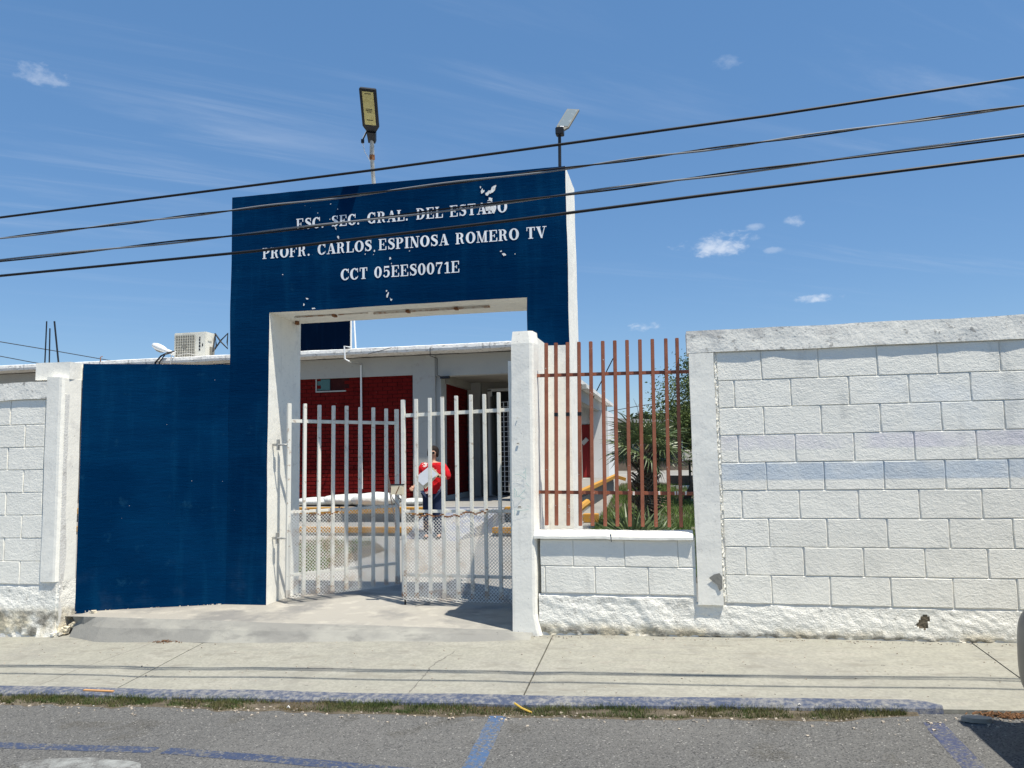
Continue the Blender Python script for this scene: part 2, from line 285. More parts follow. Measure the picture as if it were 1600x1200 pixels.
# ------------------------------------------------------------------ helpers
def abs_origin(o):
    v = Vector((0, 0, 0))
    while o: v += o.location; o = o.parent
    return v
class MB:
    """collects vertices (eye-based z) and faces; build() links ONE mesh object"""
    def __init__(s): s.v = []; s.f = []; s.mi = []
    def add(s, vs, fs, mi=0):
        o = len(s.v); s.v += [tuple(v) for v in vs]; s.f += [tuple(o + i for i in f) for f in fs]; s.mi += [mi] * len(fs); return s
    def box(s, x0, x1, y0, y1, z0, z1, mi=0, j=0):
        vs = [Vector((x, y, z)) for z in (z0, z1) for y in (y0, y1) for x in (x0, x1)]
        if j: vs = [v + Vector([random.uniform(-j, j) for _ in range(3)]) for v in vs]
        return s.add(vs, [(0, 2, 3, 1), (4, 5, 7, 6), (0, 1, 5, 4), (2, 6, 7, 3), (0, 4, 6, 2), (1, 3, 7, 5)], mi)
    def beam(s, a, b, w, h, mi=0, upv=(0, 0, 1)):
        a, b = Vector(a), Vector(b); d = (b - a).normalized(); u = Vector(upv)
        if abs(d.dot(u)) > .98: u = Vector((0, 1, 0))
        r = d.cross(u).normalized(); u = r.cross(d)
        vs = [p + r * (w / 2 * i) + u * (h / 2 * k) for p in (a, b) for (i, k) in ((-1, -1), (1, -1), (1, 1), (-1, 1))]
        return s.add(vs, [(3, 2, 1, 0), (4, 5, 6, 7), (0, 1, 5, 4), (1, 2, 6, 5), (2, 3, 7, 6), (3, 0, 4, 7)], mi)
    def tube(s, pts, r, n=8, mi=0, cap=True):
        pts = [Vector(p) for p in pts]; rs = r if isinstance(r, (list, tuple)) else [r] * len(pts); vs = []
        prev = None
        for i, p in enumerate(pts):
            d = (pts[min(i + 1, len(pts) - 1)] - pts[max(i - 1, 0)]).normalized()
            u = Vector((0, 0, 1)) if abs(d.z) < .9 else Vector((0, 1, 0))
            if prev is not None: u = prev
            a = d.cross(u).normalized(); b = a.cross(d).normalized(); prev = b
            vs += [p + (a * cos(2 * pi * k / n) + b * sin(2 * pi * k / n)) * rs[i] for k in range(n)]
        fs = [(i * n + k, i * n + (k + 1) % n, (i + 1) * n + (k + 1) % n, (i + 1) * n + k) for i in range(len(pts) - 1) for k in range(n)]
        if cap: fs += [tuple(range(n))[::-1], tuple((len(pts) - 1) * n + k for k in range(n))]
        return s.add(vs, fs, mi)
    def build(s, name, mats, parent=None, org=None, smooth=False, label=None, kind=None, bevel=0):
        if isinstance(mats, str): mats = [mats]
        po = abs_origin(parent) if parent else Vector((0, 0, 0))
        o0 = Vector((org[0], org[1], org[2] + H)) if org else po
        me = bpy.data.meshes.new(name)
        me.from_pydata([(v[0] - o0.x, v[1] - o0.y, v[2] + H - o0.z) for v in s.v], [], s.f)
        for m in mats: me.materials.append(MATS[m])
        if len(mats) > 1: me.polygons.foreach_set('material_index', s.mi)
        if smooth: me.polygons.foreach_set('use_smooth', [True] * len(me.polygons))
        bm = bmesh.new(); bm.from_mesh(me)
        if bevel: bmesh.ops.bevel(bm, geom=bm.edges[:], offset=bevel, segments=2, affect='EDGES', clamp_overlap=True)
        bmesh.ops.recalc_face_normals(bm, faces=bm.faces[:]) if len(bm.faces) < 60000 and not getattr(s, 'keep', False) else None
        bm.to_mesh(me); bm.free(); me.update()
        o = bpy.data.objects.new(name, me); COL.objects.link(o); o.parent = parent; o.location = o0 - po
        if label: o['label'] = label
        if kind: o['kind'] = kind
        return o
def thing(name, label, cat, loc, group=None):
    o = bpy.data.objects.new(name, None); COL.objects.link(o); o.location = (loc[0], loc[1], loc[2] + H); o.empty_display_size = .2
    if label: o['label'] = label
    if cat: o['category'] = cat
    if group: o['group'] = group
    return o
def tag(o, label, cat, group=None):
    o['label'] = label; o['category'] = cat
    if group: o['group'] = group
    return o
def struct(o): o['kind'] = 'structure'; return o
def lerp(xs, ys, x):
    if x <= xs[0]: return ys[0] + (ys[1] - ys[0]) * (x - xs[0]) / (xs[1] - xs[0])
    for i in range(len(xs) - 1):
        if x <= xs[i + 1] or i == len(xs) - 2: return ys[i] + (ys[i + 1] - ys[i]) * (x - xs[i]) / (xs[i + 1] - xs[i])
def wob(v, a, sc=2.2):
    n = noise.noise_vector(Vector(v) * sc) + noise.noise_vector(Vector(v) * sc * 4.3) * .45
    return (v[0] + n.x * a, v[1] + n.y * a, v[2] + n.z * a)
def cellwall(mb, xs, zs, keep, y0, y1, ny=3, amp=.004, face=None, front=0, side=0, sc=2.2):
    """solid wall cut into cells; keep(i,k) says which cells are solid; face(i,k) picks the front material"""
    idx = {}
    ys = [y0 + (y1 - y0) * j / ny for j in range(ny + 1)]
    def V(i, j, k):
        if (i, j, k) not in idx:
            idx[(i, j, k)] = len(mb.v); mb.v.append(wob((xs[i], ys[j], zs[k]), amp, sc))
        return idx[(i, j, k)]
    def F(q, m): mb.f.append(q); mb.mi.append(m)
    K = lambda i, k: 0 <= i < len(xs) - 1 and 0 <= k < len(zs) - 1 and keep(i, k)
    for i in range(len(xs) - 1):
        for k in range(len(zs) - 1):
            if not K(i, k): continue
            F((V(i, 0, k), V(i + 1, 0, k), V(i + 1, 0, k + 1), V(i, 0, k + 1)), face(i, k) if face else front)
            F((V(i, ny, k), V(i, ny, k + 1), V(i + 1, ny, k + 1), V(i + 1, ny, k)), side)
            for j in range(ny):
                if not K(i - 1, k): F((V(i, j, k), V(i, j, k + 1), V(i, j + 1, k + 1), V(i, j + 1, k)), side)
                if not K(i + 1, k): F((V(i + 1, j, k), V(i + 1, j + 1, k), V(i + 1, j + 1, k + 1), V(i + 1, j, k + 1)), side)
                if not K(i, k - 1): F((V(i, j, k), V(i, j + 1, k), V(i + 1, j + 1, k), V(i + 1, j, k)), side)
                if not K(i, k + 1): F((V(i, j, k + 1), V(i + 1, j, k + 1), V(i + 1, j + 1, k + 1), V(i, j + 1, k + 1)), side)
    return mb
def rng(a, b, step):
    n = max(1, round((b - a) / step)); return [a + (b - a) * i / n for i in range(n + 1)]
def pbox(x0, x1, y0, y1, z0, z1, step=.12, amp=.004, sc=2.2):
    """a plastered box with slightly uneven faces and worn edges"""
    mb = MB(); xs, zs = rng(x0, x1, step), rng(z0, z1, step)
    return cellwall(mb, xs, zs, lambda i, k: True, y0, y1, max(1, round((y1 - y0) / step)), amp, sc=sc)

# ------------------------------------------------------------------ ground levels
def zbase(X): return lerp([-9, -5.86, -1.06, .57, 2.08, 6], [-1.62, -1.517, -1.352, -1.33, -1.312, -1.27], X)
def zkerb(X): return lerp([-9, -4.6, -1.0, 1.3, 6], [-1.70, -1.558, -1.46, -1.37, -1.20], X)
def zside(X, Y):
    f = (5.82 - Y) / (5.82 - 4.56); return zbase(X) * (1 - f) + zkerb(X) * f
def zroad(X): return zkerb(X) - .032
def zrd(X, Y): return (zroad(X) if -10 <= X <= 8 else zroad(-10 if X < 0 else 8)) + (.03 if Y < 3 else .03 * max(0, (4.2 - Y) / 1.2) if Y < 4.2 else 0)
def zyard(X, Y): return -1.34 if Y < 9 else -1.34 + .018 * min(Y - 9, 40)

XE = sorted([-60, -30, -16, -12] + rng(-10, 6, .5) + [-4.6, 1.3, 8, 12, 20, 40, 60])
mb = MB()
YR = [-60, -30, -12, -5, -2, 0, 1.5, 2.5] + rng(3, 4.2, .2) + [4.38, 4.56]
for j, y in enumerate(YR):
    for x in XE: mb.v.append((x, y, zrd(x, y)))
n = len(XE)
mb.f = [(j * n + i, j * n + i + 1, (j + 1) * n + i + 1, (j + 1) * n + i) for j in range(len(YR) - 1) for i in range(n - 1)]; mb.mi = [0] * len(mb.f)
struct(mb.build('road', 'asphalt'))
# wide ground under everything
mb = MB(); mb.add([(-900, -900, -2.6), (900, -900, -2.6), (900, 900, -2.6), (-900, 900, -2.6)], [(0, 1, 2, 3)])
struct(mb.build('ground', 'terrain'))
# school yard
mb = MB(); xs = rng(-40, 30, 2); ys = [5.9, 7, 9, 11, 13, 16, 20, 26, 32, 39, 60, 90]
for y in ys:
    for x in xs: mb.v.append((x, y, zyard(x, y) - .002))
n = len(xs); mb.f = [(j * n + i, j * n + i + 1, (j + 1) * n + i + 1, (j + 1) * n + i) for j in range(len(ys) - 1) for i in range(n - 1)]; mb.mi = [0] * len(mb.f)
struct(mb.build('school_yard', 'yard_concrete'))

# pavement: slabs with open joints
sw = thing('sidewalk', None, None, (0, 5, -1.4)); struct(sw)
joints = [-12.35, -9.5, -6.65, -3.76, -.95, 1.90, 4.75, 7.6]
for a, b in zip(joints[:-1], joints[1:]):
    mb = MB(); xs = rng(a + .005, b - .005, .24); ys = rng(4.565, 5.90, .12); g = {}
    for j, y in enumerate(ys):
        for i, x in enumerate(xs):
            yy = y
            xx = x + (.04 * (5.8 - y) * (1 if i in (0, len(xs) - 1) else 0) if False else 0)
            e = 0
            if j == 0: yy = y + noise.noise(Vector((x * 2.5, 0, 3))) * .018; e = -.012
            if i in (0, len(xs) - 1): e = -.005
            mb.v.append((xx, yy, zside(x, y) + noise.noise(Vector((x * 1.3, y * 1.3, 0))) * .006 + e))
    n = len(xs); nv = len(mb.v)
    mb.f = [(j * n + i, j * n + i + 1, (j + 1) * n + i + 1, (j + 1) * n + i) for j in range(len(ys) - 1) for i in range(n - 1)]
    edge = [(i, i + 1) for i in range(n - 1)] + [(j * n + n - 1, (j + 1) * n + n - 1) for j in range(len(ys) - 1)] + [((j + 1) * n, j * n) for j in range(len(ys) - 1)]
    for p, q in edge:
        o = len(mb.v); mb.v += [(mb.v[p][0], mb.v[p][1] - .004, mb.v[p][2] - .14), (mb.v[q][0], mb.v[q][1] - .004, mb.v[q][2] - .14)]
        mb.f.append((q, p, o, o + 1))
    mb.mi = [0] * len(mb.f)
    mb.build('slab', 'sidewalk_concrete', sw, smooth=False)
mb = MB()
for a, b in zip(XE[:-1], XE[1:]):
    if -13 < a < 9: mb.add([(a, 4.57, zside(a, 4.57) - .035), (b, 4.57, zside(b, 4.57) - .035), (b, 5.9, zside(b, 5.9) - .035), (a, 5.9, zside(a, 5.9) - .035)], [(0, 1, 2, 3)])
mb.build('bedding', 'soil', sw)
# blue band painted along the pavement edge (lies 4 mm above the slabs)
mb = MB(); xs = rng(-8, 1.33, .06)
for i, x in enumerate(xs):
    w = .112 + noise.noise(Vector((x * 1.1, 5, 0))) * .012 + noise.noise(Vector((x * 7, 5, 0))) * .006
    if x > 1.14: w *= max(.25, 1 - ((x - 1.14) / .21) ** 3)
    for f in (0, .33, .66, 1):
        y = 4.558 + noise.noise(Vector((x * 2.5, 0, 3))) * .018 * (1 - f) + f * w
        mb.v.append((x, y, zside(x, y) + noise.noise(Vector((x * 1.3, y * 1.3, 0))) * .006 + .004 - (.010 * (1 - f * 3) if f == 0 else 0)))
mb.f = [(i * 4 + j, (i + 1) * 4 + j, (i + 1) * 4 + j + 1, i * 4 + j + 1) for i in range(len(xs) - 1) for j in range(3)]
o0 = len(mb.v)
for x in xs:
    y = 4.558 + noise.noise(Vector((x * 2.5, 0, 3))) * .018
    mb.v.append((x, y - .012, zside(x, y) - .06))
mb.f += [(o0 + i, o0 + i + 1, (i + 1) * 4, i * 4) for i in range(len(xs) - 1)]
mb.mi = [0] * len(mb.f)
struct(mb.build('kerb_paint', 'kerb_blue'))

# painted lines on the road
def rstrip(name, mat, pts, w, lift=.0013):
    mb = MB(); P = []
    for (a, b) in zip(pts[:-1], pts[1:]):
        n = max(2, int((Vector(b) - Vector(a)).length / .06))
        P += [Vector(a).lerp(Vector(b), i / n) for i in range(n)]
    P.append(Vector(pts[-1]))
    for i, p in enumerate(P):
        d = (P[min(i + 1, len(P) - 1)] - P[max(i - 1, 0)]).normalized(); r = Vector((-d.y, d.x))
        for s in (-1, 1):
            q = p + r * s * (w / 2 + noise.noise(Vector((p.x * 9, p.y * 9, s * 3))) * .008)
            mb.v.append((q.x, q.y, zrd(q.x, q.y) + lift))
    mb.f = [(2 * i, 2 * i + 2, 2 * i + 3, 2 * i + 1) for i in range(len(P) - 1)]; mb.mi = [0] * len(mb.f)
    return struct(mb.build(name, mat))
rstrip('road_marking', 'road_light_blue', [(-1.053, 4.47), (-.998, 3.665), (-.95, 2.2)], .098)
rstrip('road_marking', 'road_faint_blue', [(1.237, 4.42), (1.221, 3.82), (1.21, 2.2)], .10)
rstrip('road_marking', 'road_blue', [(-7, 3.80), (-3.7, 3.718), (-2.75, 3.735)], .085)
rstrip('road_marking', 'road_blue', [(-2.69, 3.735), (-2.14, 3.686), (-1.62, 3.626), (-.2, 3.48)], .088)
mb = MB(); c = (-3.0, 3.46)
ring = [(c[0] + cos(a) * .36 * (1 + .25 * noise.noise(Vector((cos(a) * 2, sin(a) * 2, 1)))), c[1] + sin(a) * .14 * (1 + .3 * noise.noise(Vector((cos(a) * 2, sin(a) * 2, 4))))) for a in [2 * pi * k / 40 for k in range(40)]]
mb.add([(x, y, zrd(x, y) + .0013) for x, y in ring], [tuple(range(40))])
struct(mb.build('road_paint_patch', 'road_white'))

# entrance apron: slab in the recess with a trowelled slope down to the pavement
mb = MB(); xs = rng(-5.14, -1.10, .12)
def xl(y): return -5.28 + .0 * y
rows = [(5.66, 'e'), (5.735, 'm'), (5.83, 't'), (5.95, 's'), (6.2, 's'), (6.5, 's'), (6.8, 's'), (7.2, 's'), (7.6, 's')]
for y, k in rows:
    for i, x in enumerate(xs):
        yy = y + noise.noise(Vector((x * 1.4, y, 2))) * .02 + (.14 * max(0, (-4.75 - x) / .4) if k in 'em' else 0) + (.05 * max(0, (x + 1.6) / .5) if k in 'em' else 0)
        top = -1.325
        z = top + noise.noise(Vector((x, y, 9))) * .004
        if k == 'e': z = zside(x, yy) - .004
        if k == 'm': z = top * .6 + zside(x, yy) * .4
        if y > 7.3: z = -1.338
        mb.v.append((x, yy, z))
n = len(xs); mb.f = []; mb.mi = []
for j in range(len(rows) - 1):
    for i in range(n - 1):
        mb.f.append((j * n + i, j * n + i + 1, (j + 1) * n + i + 1, (j + 1) * n + i)); mb.mi.append(0 if j < 2 else 1)
struct(mb.build('entrance_apron', ['smooth_concrete', 'apron_concrete']))

# lawn beds and paths of the yard
def patch(name, mat, pts, lift):
    mb = MB(); mb.add([(x, y, zyard(x, y) + lift) for x, y in pts], [tuple(range(len(pts)))]); return struct(mb.build(name, mat))
patch('soil_bed', 'soil', [(-4.1, 9.0), (-4.3, 8.3), (-5.6, 8.3), (-7.5, 11.5), (-4.6, 11.3), (-4.05, 10.4)], .004)
# the lawn follows the rise of the yard: built in strips
mb = MB()
for y0, y1 in ((8.2, 9), (9, 11), (11, 13), (13, 16), (16, 20), (20, 26)):
    xa = lambda y: -1.2 - .035 * (y - 8)
    mb.add([(xa(y0), y0, zyard(0, y0) + .006), (9, y0, zyard(0, y0) + .006), (9, y1, zyard(0, y1) + .006), (xa(y1), y1, zyard(0, y1) + .006)], [(0, 1, 2, 3)])
struct(mb.build('lawn_soil', 'soil'))

# ------------------------------------------------------------------ block walls
BLK = {}
def block_mesh(w, h, mat, var=0, depth=.05, b=.0032, j=.0020):
    key = (round(w, 3), round(h, 3), mat, var)
    if key in BLK: return BLK[key]
    r = random.Random(hash((round(w, 3), round(h, 3), var)) & 0xffff)
    J = lambda a: r.uniform(-a, a)
    # outline of 12 points (with worn corners), inset front
    out = [(-w / 2, -h / 2), (-w / 6, -h / 2), (w / 6, -h / 2), (w / 2, -h / 2), (w / 2, 0), (w / 2, h / 2), (w / 6, h / 2), (-w / 6, h / 2), (-w / 2, h / 2), (-w / 2, 0)]
    out = [(x + J(j), z + J(j)) for x, z in out]
    c = min(.009, w * .1)
    inn = [(x * (1 - 2 * b / w) - (math.copysign(c * .4, x) if abs(abs(x) - w / 2) < .01 and abs(abs(z) - h / 2) < .01 else 0), z * (1 - 2 * b / h)) for x, z in out]
    n = len(out); vs = [(x, depth, z) for x, z in out] + [(x, .005 + J(.001), z) for x, z in out] + [(x, J(.0005), z) for x, z in inn] + [(0, .0004, 0)]
    fs = [(k, (k + 1) % n, n + (k + 1) % n, n + k) for k in range(n)] + [(n + k, n + (k + 1) % n, 2 * n + (k + 1) % n, 2 * n + k) for k in range(n)] + [(2 * n + k, 2 * n + (k + 1) % n, 3 * n) for k in range(n)]
    me = bpy.data.meshes.new('block'); me.from_pydata(vs, [], fs); me.materials.append(MATS[mat]); 
    me.update()
    BLK[key] = me; return me
def put_piece(name, me, x, y, z, parent, rz=0):
    o = bpy.data.objects.new(name, me); COL.objects.link(o); o.parent = parent
    o.location = Vector((x, y, z + H)) - abs_origin(parent); o.rotation_euler = (0, 0, rz); return o
def course(parent, x0, x1, zc, h, joints, y, name='block', mat='block', gap=.0065):
    """joints: sorted x of the vertical joints"""
    e = [x0] + [j for j in joints if x0 + .03 < j < x1 - .03] + [x1]
    for a, b in zip(e[:-1], e[1:]):
        w = b - a - gap
        w = round(w, 2) if abs(w - .3861) > .01 else .3861
        me = block_mesh(w, h - gap, mat, random.randrange(9) if w == .3861 else 0)
        put_piece(name, me, (a + b) / 2, y + random.uniform(-.0012, .0012), zc + random.uniform(-.0015, .0015), parent)
def inpoly(x, z, P):
    c = False; n = len(P)
    for i in range(n):
        (x1, z1), (x2, z2) = P[i], P[(i + 1) % n]
        if (z1 > z) != (z2 > z) and x < (x2 - x1) * (z - z1) / (z2 - z1) + x1: c = not c
    return c
def plinth(parent, x0, x1, ytop, ztop, zfun, amp=.011, yoff=-.005, hole=None):
    mb = MB(); xs = rng(x0, x1, .0145); nz = 20; ytop += .003
    for k in range(nz + 1):
        t = k / nz
        for x in xs:
            zb = zfun(x) - .006 + noise.noise(Vector((x * 6, 3, 0))) * .012 + noise.noise(Vector((x * 21, 3, 0))) * .005
            zt = ztop + noise.noise(Vector((x * 4, 1, 0))) * .012
            z = zb + (zt - zb) * t
            n1 = noise.noise(Vector((x * 5, z * 9, 2))); n2 = noise.noise(Vector((x * 17 + z * 12, z * 22, 5))); n3 = noise.noise(Vector((x * 40, z * 46, 8)))
            y = ytop + yoff * min(1, (1 - t) * 2.2) + n1 * amp * .45 + n2 * amp * .30 + n3 * amp * .10 - max(0, noise.noise(Vector((x * 3.1, z * 3 + x, 21))) - .25) * .03
            if hole and inpoly(x, z, hole): y = ytop + .0015
            y = y if hole and inpoly(x, z, hole) else min(y, ytop + .01)
            if t < .12: y += (.12 - t) * .10 * (1 + n2 * 2)
            if k == nz: y = ytop + .012
            mb.v.append((x, y, z))
    n = len(xs); mb.f = [(k * n + i, k * n + i + 1, (k + 1) * n + i + 1, (k + 1) * n + i) for k in range(nz) for i in range(n - 1)]
    mb.mi = [1 if hole and sum(inpoly(mb.v[q][0], mb.v[q][2], hole) for q in f) > 1 else 0 for f in mb.f]  # shallow hole: dark soil colour stands in for the shade of a cavity
    mb.keep = True
    return mb.build('plinth', ['plinth', 'soil'], parent, smooth=False)

# --- long wall to the right of the fence
XR = 8.2
rw = thing('block_wall', 'long white painted block wall with a faded blue stripe, right of the brown railing', 'wall', (2.4, 5.9, -1.33))
core = MB().box(.27, XR, 5.8282, 5.98, -1.42, .79); core.build('wall_core', 'core', rw)
jA = [.4335 + .3926 * (i - 1) for i in range(0, 24)]; jB = [x + .1963 for x in jA]
for k in range(1, 10):
    zc = .709 - .2 * k + .1
    h = .2 if k > 1 else .211
    course(rw, .318, XR, zc + (.0055 if k == 1 else 0), h, [x + .012 * (k % 4 == 0) + .02 * (k in (6, 8)) for x in (jA if k % 2 == 0 else jB)], 5.82)
pb = pbox(.105, XR, 5.803, 6.0, .722, .888, .09, .007, 3); pb.build('coping', 'coping_plaster', rw)
pb = pbox(.118, .297, 5.803, 5.96, -1.105, .7215, .09, .005, 2.6); pb.build('pilaster', 'plaster', rw)
plinth(rw, .10, XR, 5.822, -1.095, lambda x: zbase(x), hole=[(1.550, -1.215), (1.585, -1.185), (1.605, -1.150), (1.645, -1.140), (1.640, -1.18), (1.63, -1.205), (1.634, -1.245), (1.60, -1.228), (1.575, -1.222)])
# rough mortar packed in the corner between pilaster and blocks
mb = MB()
for i in range(90):
    z = -1.07 + i * .0198; x = .302 + random.uniform(0, .012); s = random.uniform(.003, .009)
    mb.box(x - s, x + s, 5.822 - random.uniform(0, .005), 5.835, z - s * 1.6, z + s * 1.6, j=.003)
mb.build('mortar_bead', 'plaster', rw, kind='stuff')
# --- low wall under the railing
lw = thing('low_wall', 'low white block wall with rounded sill carrying the brown railing', 'wall', (-.47, 5.9, -1.34))
MB().box(-1.03, .112, 5.8295, 5.98, -1.42, -.63).build('wall_core', 'core', lw)
course(lw, -1.035, .112, -.745, .198, [-.782, -.40, -.011], 5.821)
course(lw, -1.035, .112, -.9435, .199, [-.998, -.621, -.232], 5.821)
plinth(lw, -1.05, .10, 5.822, -1.05, lambda x: zbase(x), .013)
mb = MB(); xs = rng(-1.075, .100, .05); prof = []
for a in range(9):
    t = pi * a / 8; prof.append((-cos(t) * .5, sin(t)))
for x in xs:
    for (py, pz) in [(-.5, -.0)] + [(-.5 + .0, .35)] + [(-.42, .75), (-.25, .96), (0, 1), (.5, 1), (.5, 0)]:
        mb.v.append(wob((x, 5.885 + py * .182, -.643 + pz * .055 + (.004 if x < -.49 else -.002)), .0035, 4))
n = 7; mb.f = [(i * n + k, (i + 1) * n + k, (i + 1) * n + (k + 1) % n, i * n + (k + 1) % n) for i in range(len(xs) - 1) for k in range(n)]
mb.f += [tuple(range(n)), tuple((len(xs) - 1) * n + k for k in range(n))]; mb.mi = [0] * len(mb.f)
mb.build('sill', 'plaster', lw)
MB().box(-.4945, -.490, 5.7915, 5.80, -.66, -.585).build('sill_crack', 'dark_void', lw)

# --- left wall
lf = thing('block_wall', 'white block wall at the left edge, ending in a plastered corner pilaster beside the blue wall', 'wall', (-7, 5.9, -1.5))
MB().box(-12.2, -5.28, 5.829, 5.98, -1.72, .60).build('wall_core', 'core', lf)
for k in range(0, 8):
    z1 = .562 if k == 0 else .337 - .2 * (k - 1); z0 = .337 - .2 * k
    off = -5.68 if k % 2 else -5.845
    if k in (2, 4, 6): off -= .01
    course(lf, -12.2, -5.475 + (.03 if k > 4 else 0), (z0 + z1) / 2, z1 - z0, [off - .3926 * i for i in range(18, -1, -1)], 5.82)
pb = pbox(-12.2, -5.455, 5.805, 6.0, .562, .715, .09, .009, 3); pb.build('coping', 'coping_plaster', lf)
plinth(lf, -12.2, -5.27, 5.822, -1.062, lambda x: zbase(x), .014)
# chamfered corner pilaster
mb = MB(); pr = [(-5.452, 5.804), (-5.325, 5.800), (-5.302, 5.804), (-5.286, 5.822), (-5.268, 5.995), (-5.45, 5.995)]
zs = rng(-1.035, .735, .1)
for k, z in enumerate(zs):
    for (x, y) in pr:
        mb.v.append(wob((x, y, z + (.02 * sin(x * 9) if k == len(zs) - 1 else 0)), .0035, 2.4))
n = len(pr); mb.f = [(k * n + i, k * n + (i + 1) % n, (k + 1) * n + (i + 1) % n, (k + 1) * n + i) for k in range(len(zs) - 1) for i in range(n)] + [tuple(range(n))[::-1], tuple((len(zs) - 1) * n + i for i in range(n))]
mb.mi = [0] * len(mb.f); mb.build('pilaster', 'plaster', lf)
mb = MB(); pr = [(-5.47, 5.822), (-5.30, 5.820), (-5.284, 5.835), (-5.262, 6.0), (-5.45, 6.0)]; zs = rng(-1.53, -1.03, .05)
for k, z in enumerate(zs):
    for (x, y) in pr:
        f = max(0, (-1.40 - z) * .22); mb.v.append(wob((x - (0 if x < -5.4 else -f * .8), y - (f if y < 5.9 else 0), z), .006, 6))
n = len(pr); mb.f = [(k * n + i, k * n + (i + 1) % n, (k + 1) * n + (i + 1) % n, (k + 1) * n + i) for k in range(len(zs) - 1) for i in range(n)]; mb.mi = [0] * len(mb.f)
mb.build('pilaster_foot', 'plinth', lf)
pb = pbox(-5.635, -5.275, 5.862, 6.06, .737, .893, .08, .005, 3); pb.build('corner_cap', 'plaster', lf)
# crumbled render where the apron meets the corner
mb = MB()
for i in range(70):
    t = random.random(); x = -5.31 + .28 * t + random.uniform(-.02, .02); y = 5.80 + .19 * t + random.uniform(-.03, .01); z = -1.50 + .17 * t + random.uniform(-.01, .02)
    s = random.uniform(.005, .017); mb.box(x - s, x + s, y - s, y + s, z - s * .7, z + s * .7, j=s * .5)
mb.build('broken_render', 'plinth', lf, kind='stuff')

# ------------------------------------------------------------------ blue side wall of the entrance
bw = thing('side_wall', 'plain blue painted wall, slanting back from the white corner to the portal', 'wall', (-4.7, 6.25, -1.33))
mb = MB(); A = Vector((-5.262, 6.0)); B = Vector((-4.075, 6.508)); L = (B - A).length; d = (B - A) / L; nrm = Vector((-d.y, d.x))
ls = rng(0, L, .1); zs = rng(-1.37, .89, .1)
def ring4(l, t, z): p = A + d * l + nrm * t; return wob((p.x, p.y, z), .004, 2)
for k, z in enumerate(zs):
    for l in ls: mb.v.append(ring4(l, 0, z))
n = len(ls); mb.f = [(k * n + i, k * n + i + 1, (k + 1) * n + i + 1, (k + 1) * n + i) for k in range(len(zs) - 1) for i in range(n - 1)]; mb.mi = [0] * len(mb.f)
o0 = len(mb.v)
for l in ls: mb.v.append(ring4(l, .15, zs[-1]))
mb.f += [((len(zs) - 1) * n + i, (len(zs) - 1) * n + i + 1, o0 + i + 1, o0 + i) for i in range(n - 1)]; mb.mi += [1] * (n - 1)
for l in (0, L):
    a, b = ring4(l, 0, zs[0]), ring4(l, .15, zs[0]); c_, d_ = ring4(l, .15, zs[-1]), ring4(l, 0, zs[-1]); mb.add([a, b, c_, d_], [(0, 1, 2, 3)], 1)
a, b = ring4(0, .15, zs[0]), ring4(L, .15, zs[0]); mb.add([a, b, ring4(L, .15, zs[-1]), ring4(0, .15, zs[-1])], [(0, 1, 2, 3)], 1)
mb.build('wall_face', ['blue_wall', 'plaster'], bw)
mb = MB()
for i in range(34):
    l = random.uniform(0, L); p = A + d * l - nrm * .002; s = random.uniform(.002, .006)
    mb.box(p.x - s, p.x + s, p.y - s * .6, p.y + s * .6, -1.333, -1.322 + s * .5, j=s * .4)
mb.build('mortar_crumb', 'plinth', bw, kind='stuff')

# ------------------------------------------------------------------ portal
po = thing('entrance_portal', 'tall blue entrance portal with white school lettering and white reveals', 'gateway', (-2.48, 6.8, -1.33))
X0, X1, O0, O1, ZT, ZO = -4.094, -.860, -3.69, -1.226, 2.512, 1.362
xs = rng(X0, O0, .1) + rng(O0, O1, .1)[1:] + rng(O1, -1.045, .09)[1:] + rng(-1.045, X1, .09)[1:]
zs = rng(-1.37, .93, .1) + rng(.93, ZO, .1)[1:] + rng(ZO, ZT, .1)[1:]
keep = lambda i, k: not (O0 < (xs[i] + xs[i + 1]) / 2 < O1 and (zs[k] + zs[k + 1]) / 2 < ZO)
fc = lambda i, k: 1 if ((xs[i] + xs[i + 1]) / 2 > O1 and (zs[k] + zs[k + 1]) / 2 < .93) else 0
mb = cellwall(MB(), xs, zs, keep, 6.5, 7.12, 6, .0055, fc, 0, 1, 1.7)
mb.build('frame', ['blue_wall', 'plaster'], po)
# mouldings left over under the lintel
def strip(name, mat, *b, parent=po): return MB().box(*b, j=.002).build(name, mat, parent)
strip('conduit', 'rusty_paint', -2.75, -1.62, 6.74, 6.765, 1.342, 1.357)
strip('conduit', 'rusty_paint', -3.55, -3.16, 6.72, 6.735, 1.346, 1.357)
strip('conduit', 'rusty_paint', -3.1, -2.80, 6.73, 6.74, 1.348, 1.357)
for xx in (-3.16, -2.42, -1.95): strip('conduit_clip', 'rust', xx, xx + .03, 6.715, 6.775, 1.336, 1.357)
mb = MB(); mb.keep = True; mb.add([(.20, 5.7925, -.91), (.235, 5.7925, -.885), (.275, 5.7925, -.875), (.292, 5.7925, -.90), (.291, 5.7925, -.985), (.27, 5.7925, -1.0), (.255, 5.7925, -.955), (.225, 5.7925, -.935)], [tuple(range(8))])
mb.build('cement_stain', 'smooth_concrete', rw)
strip('conduit_box', 'rust', -3.665, -3.635, 6.95, 6.99, 1.325, 1.357)

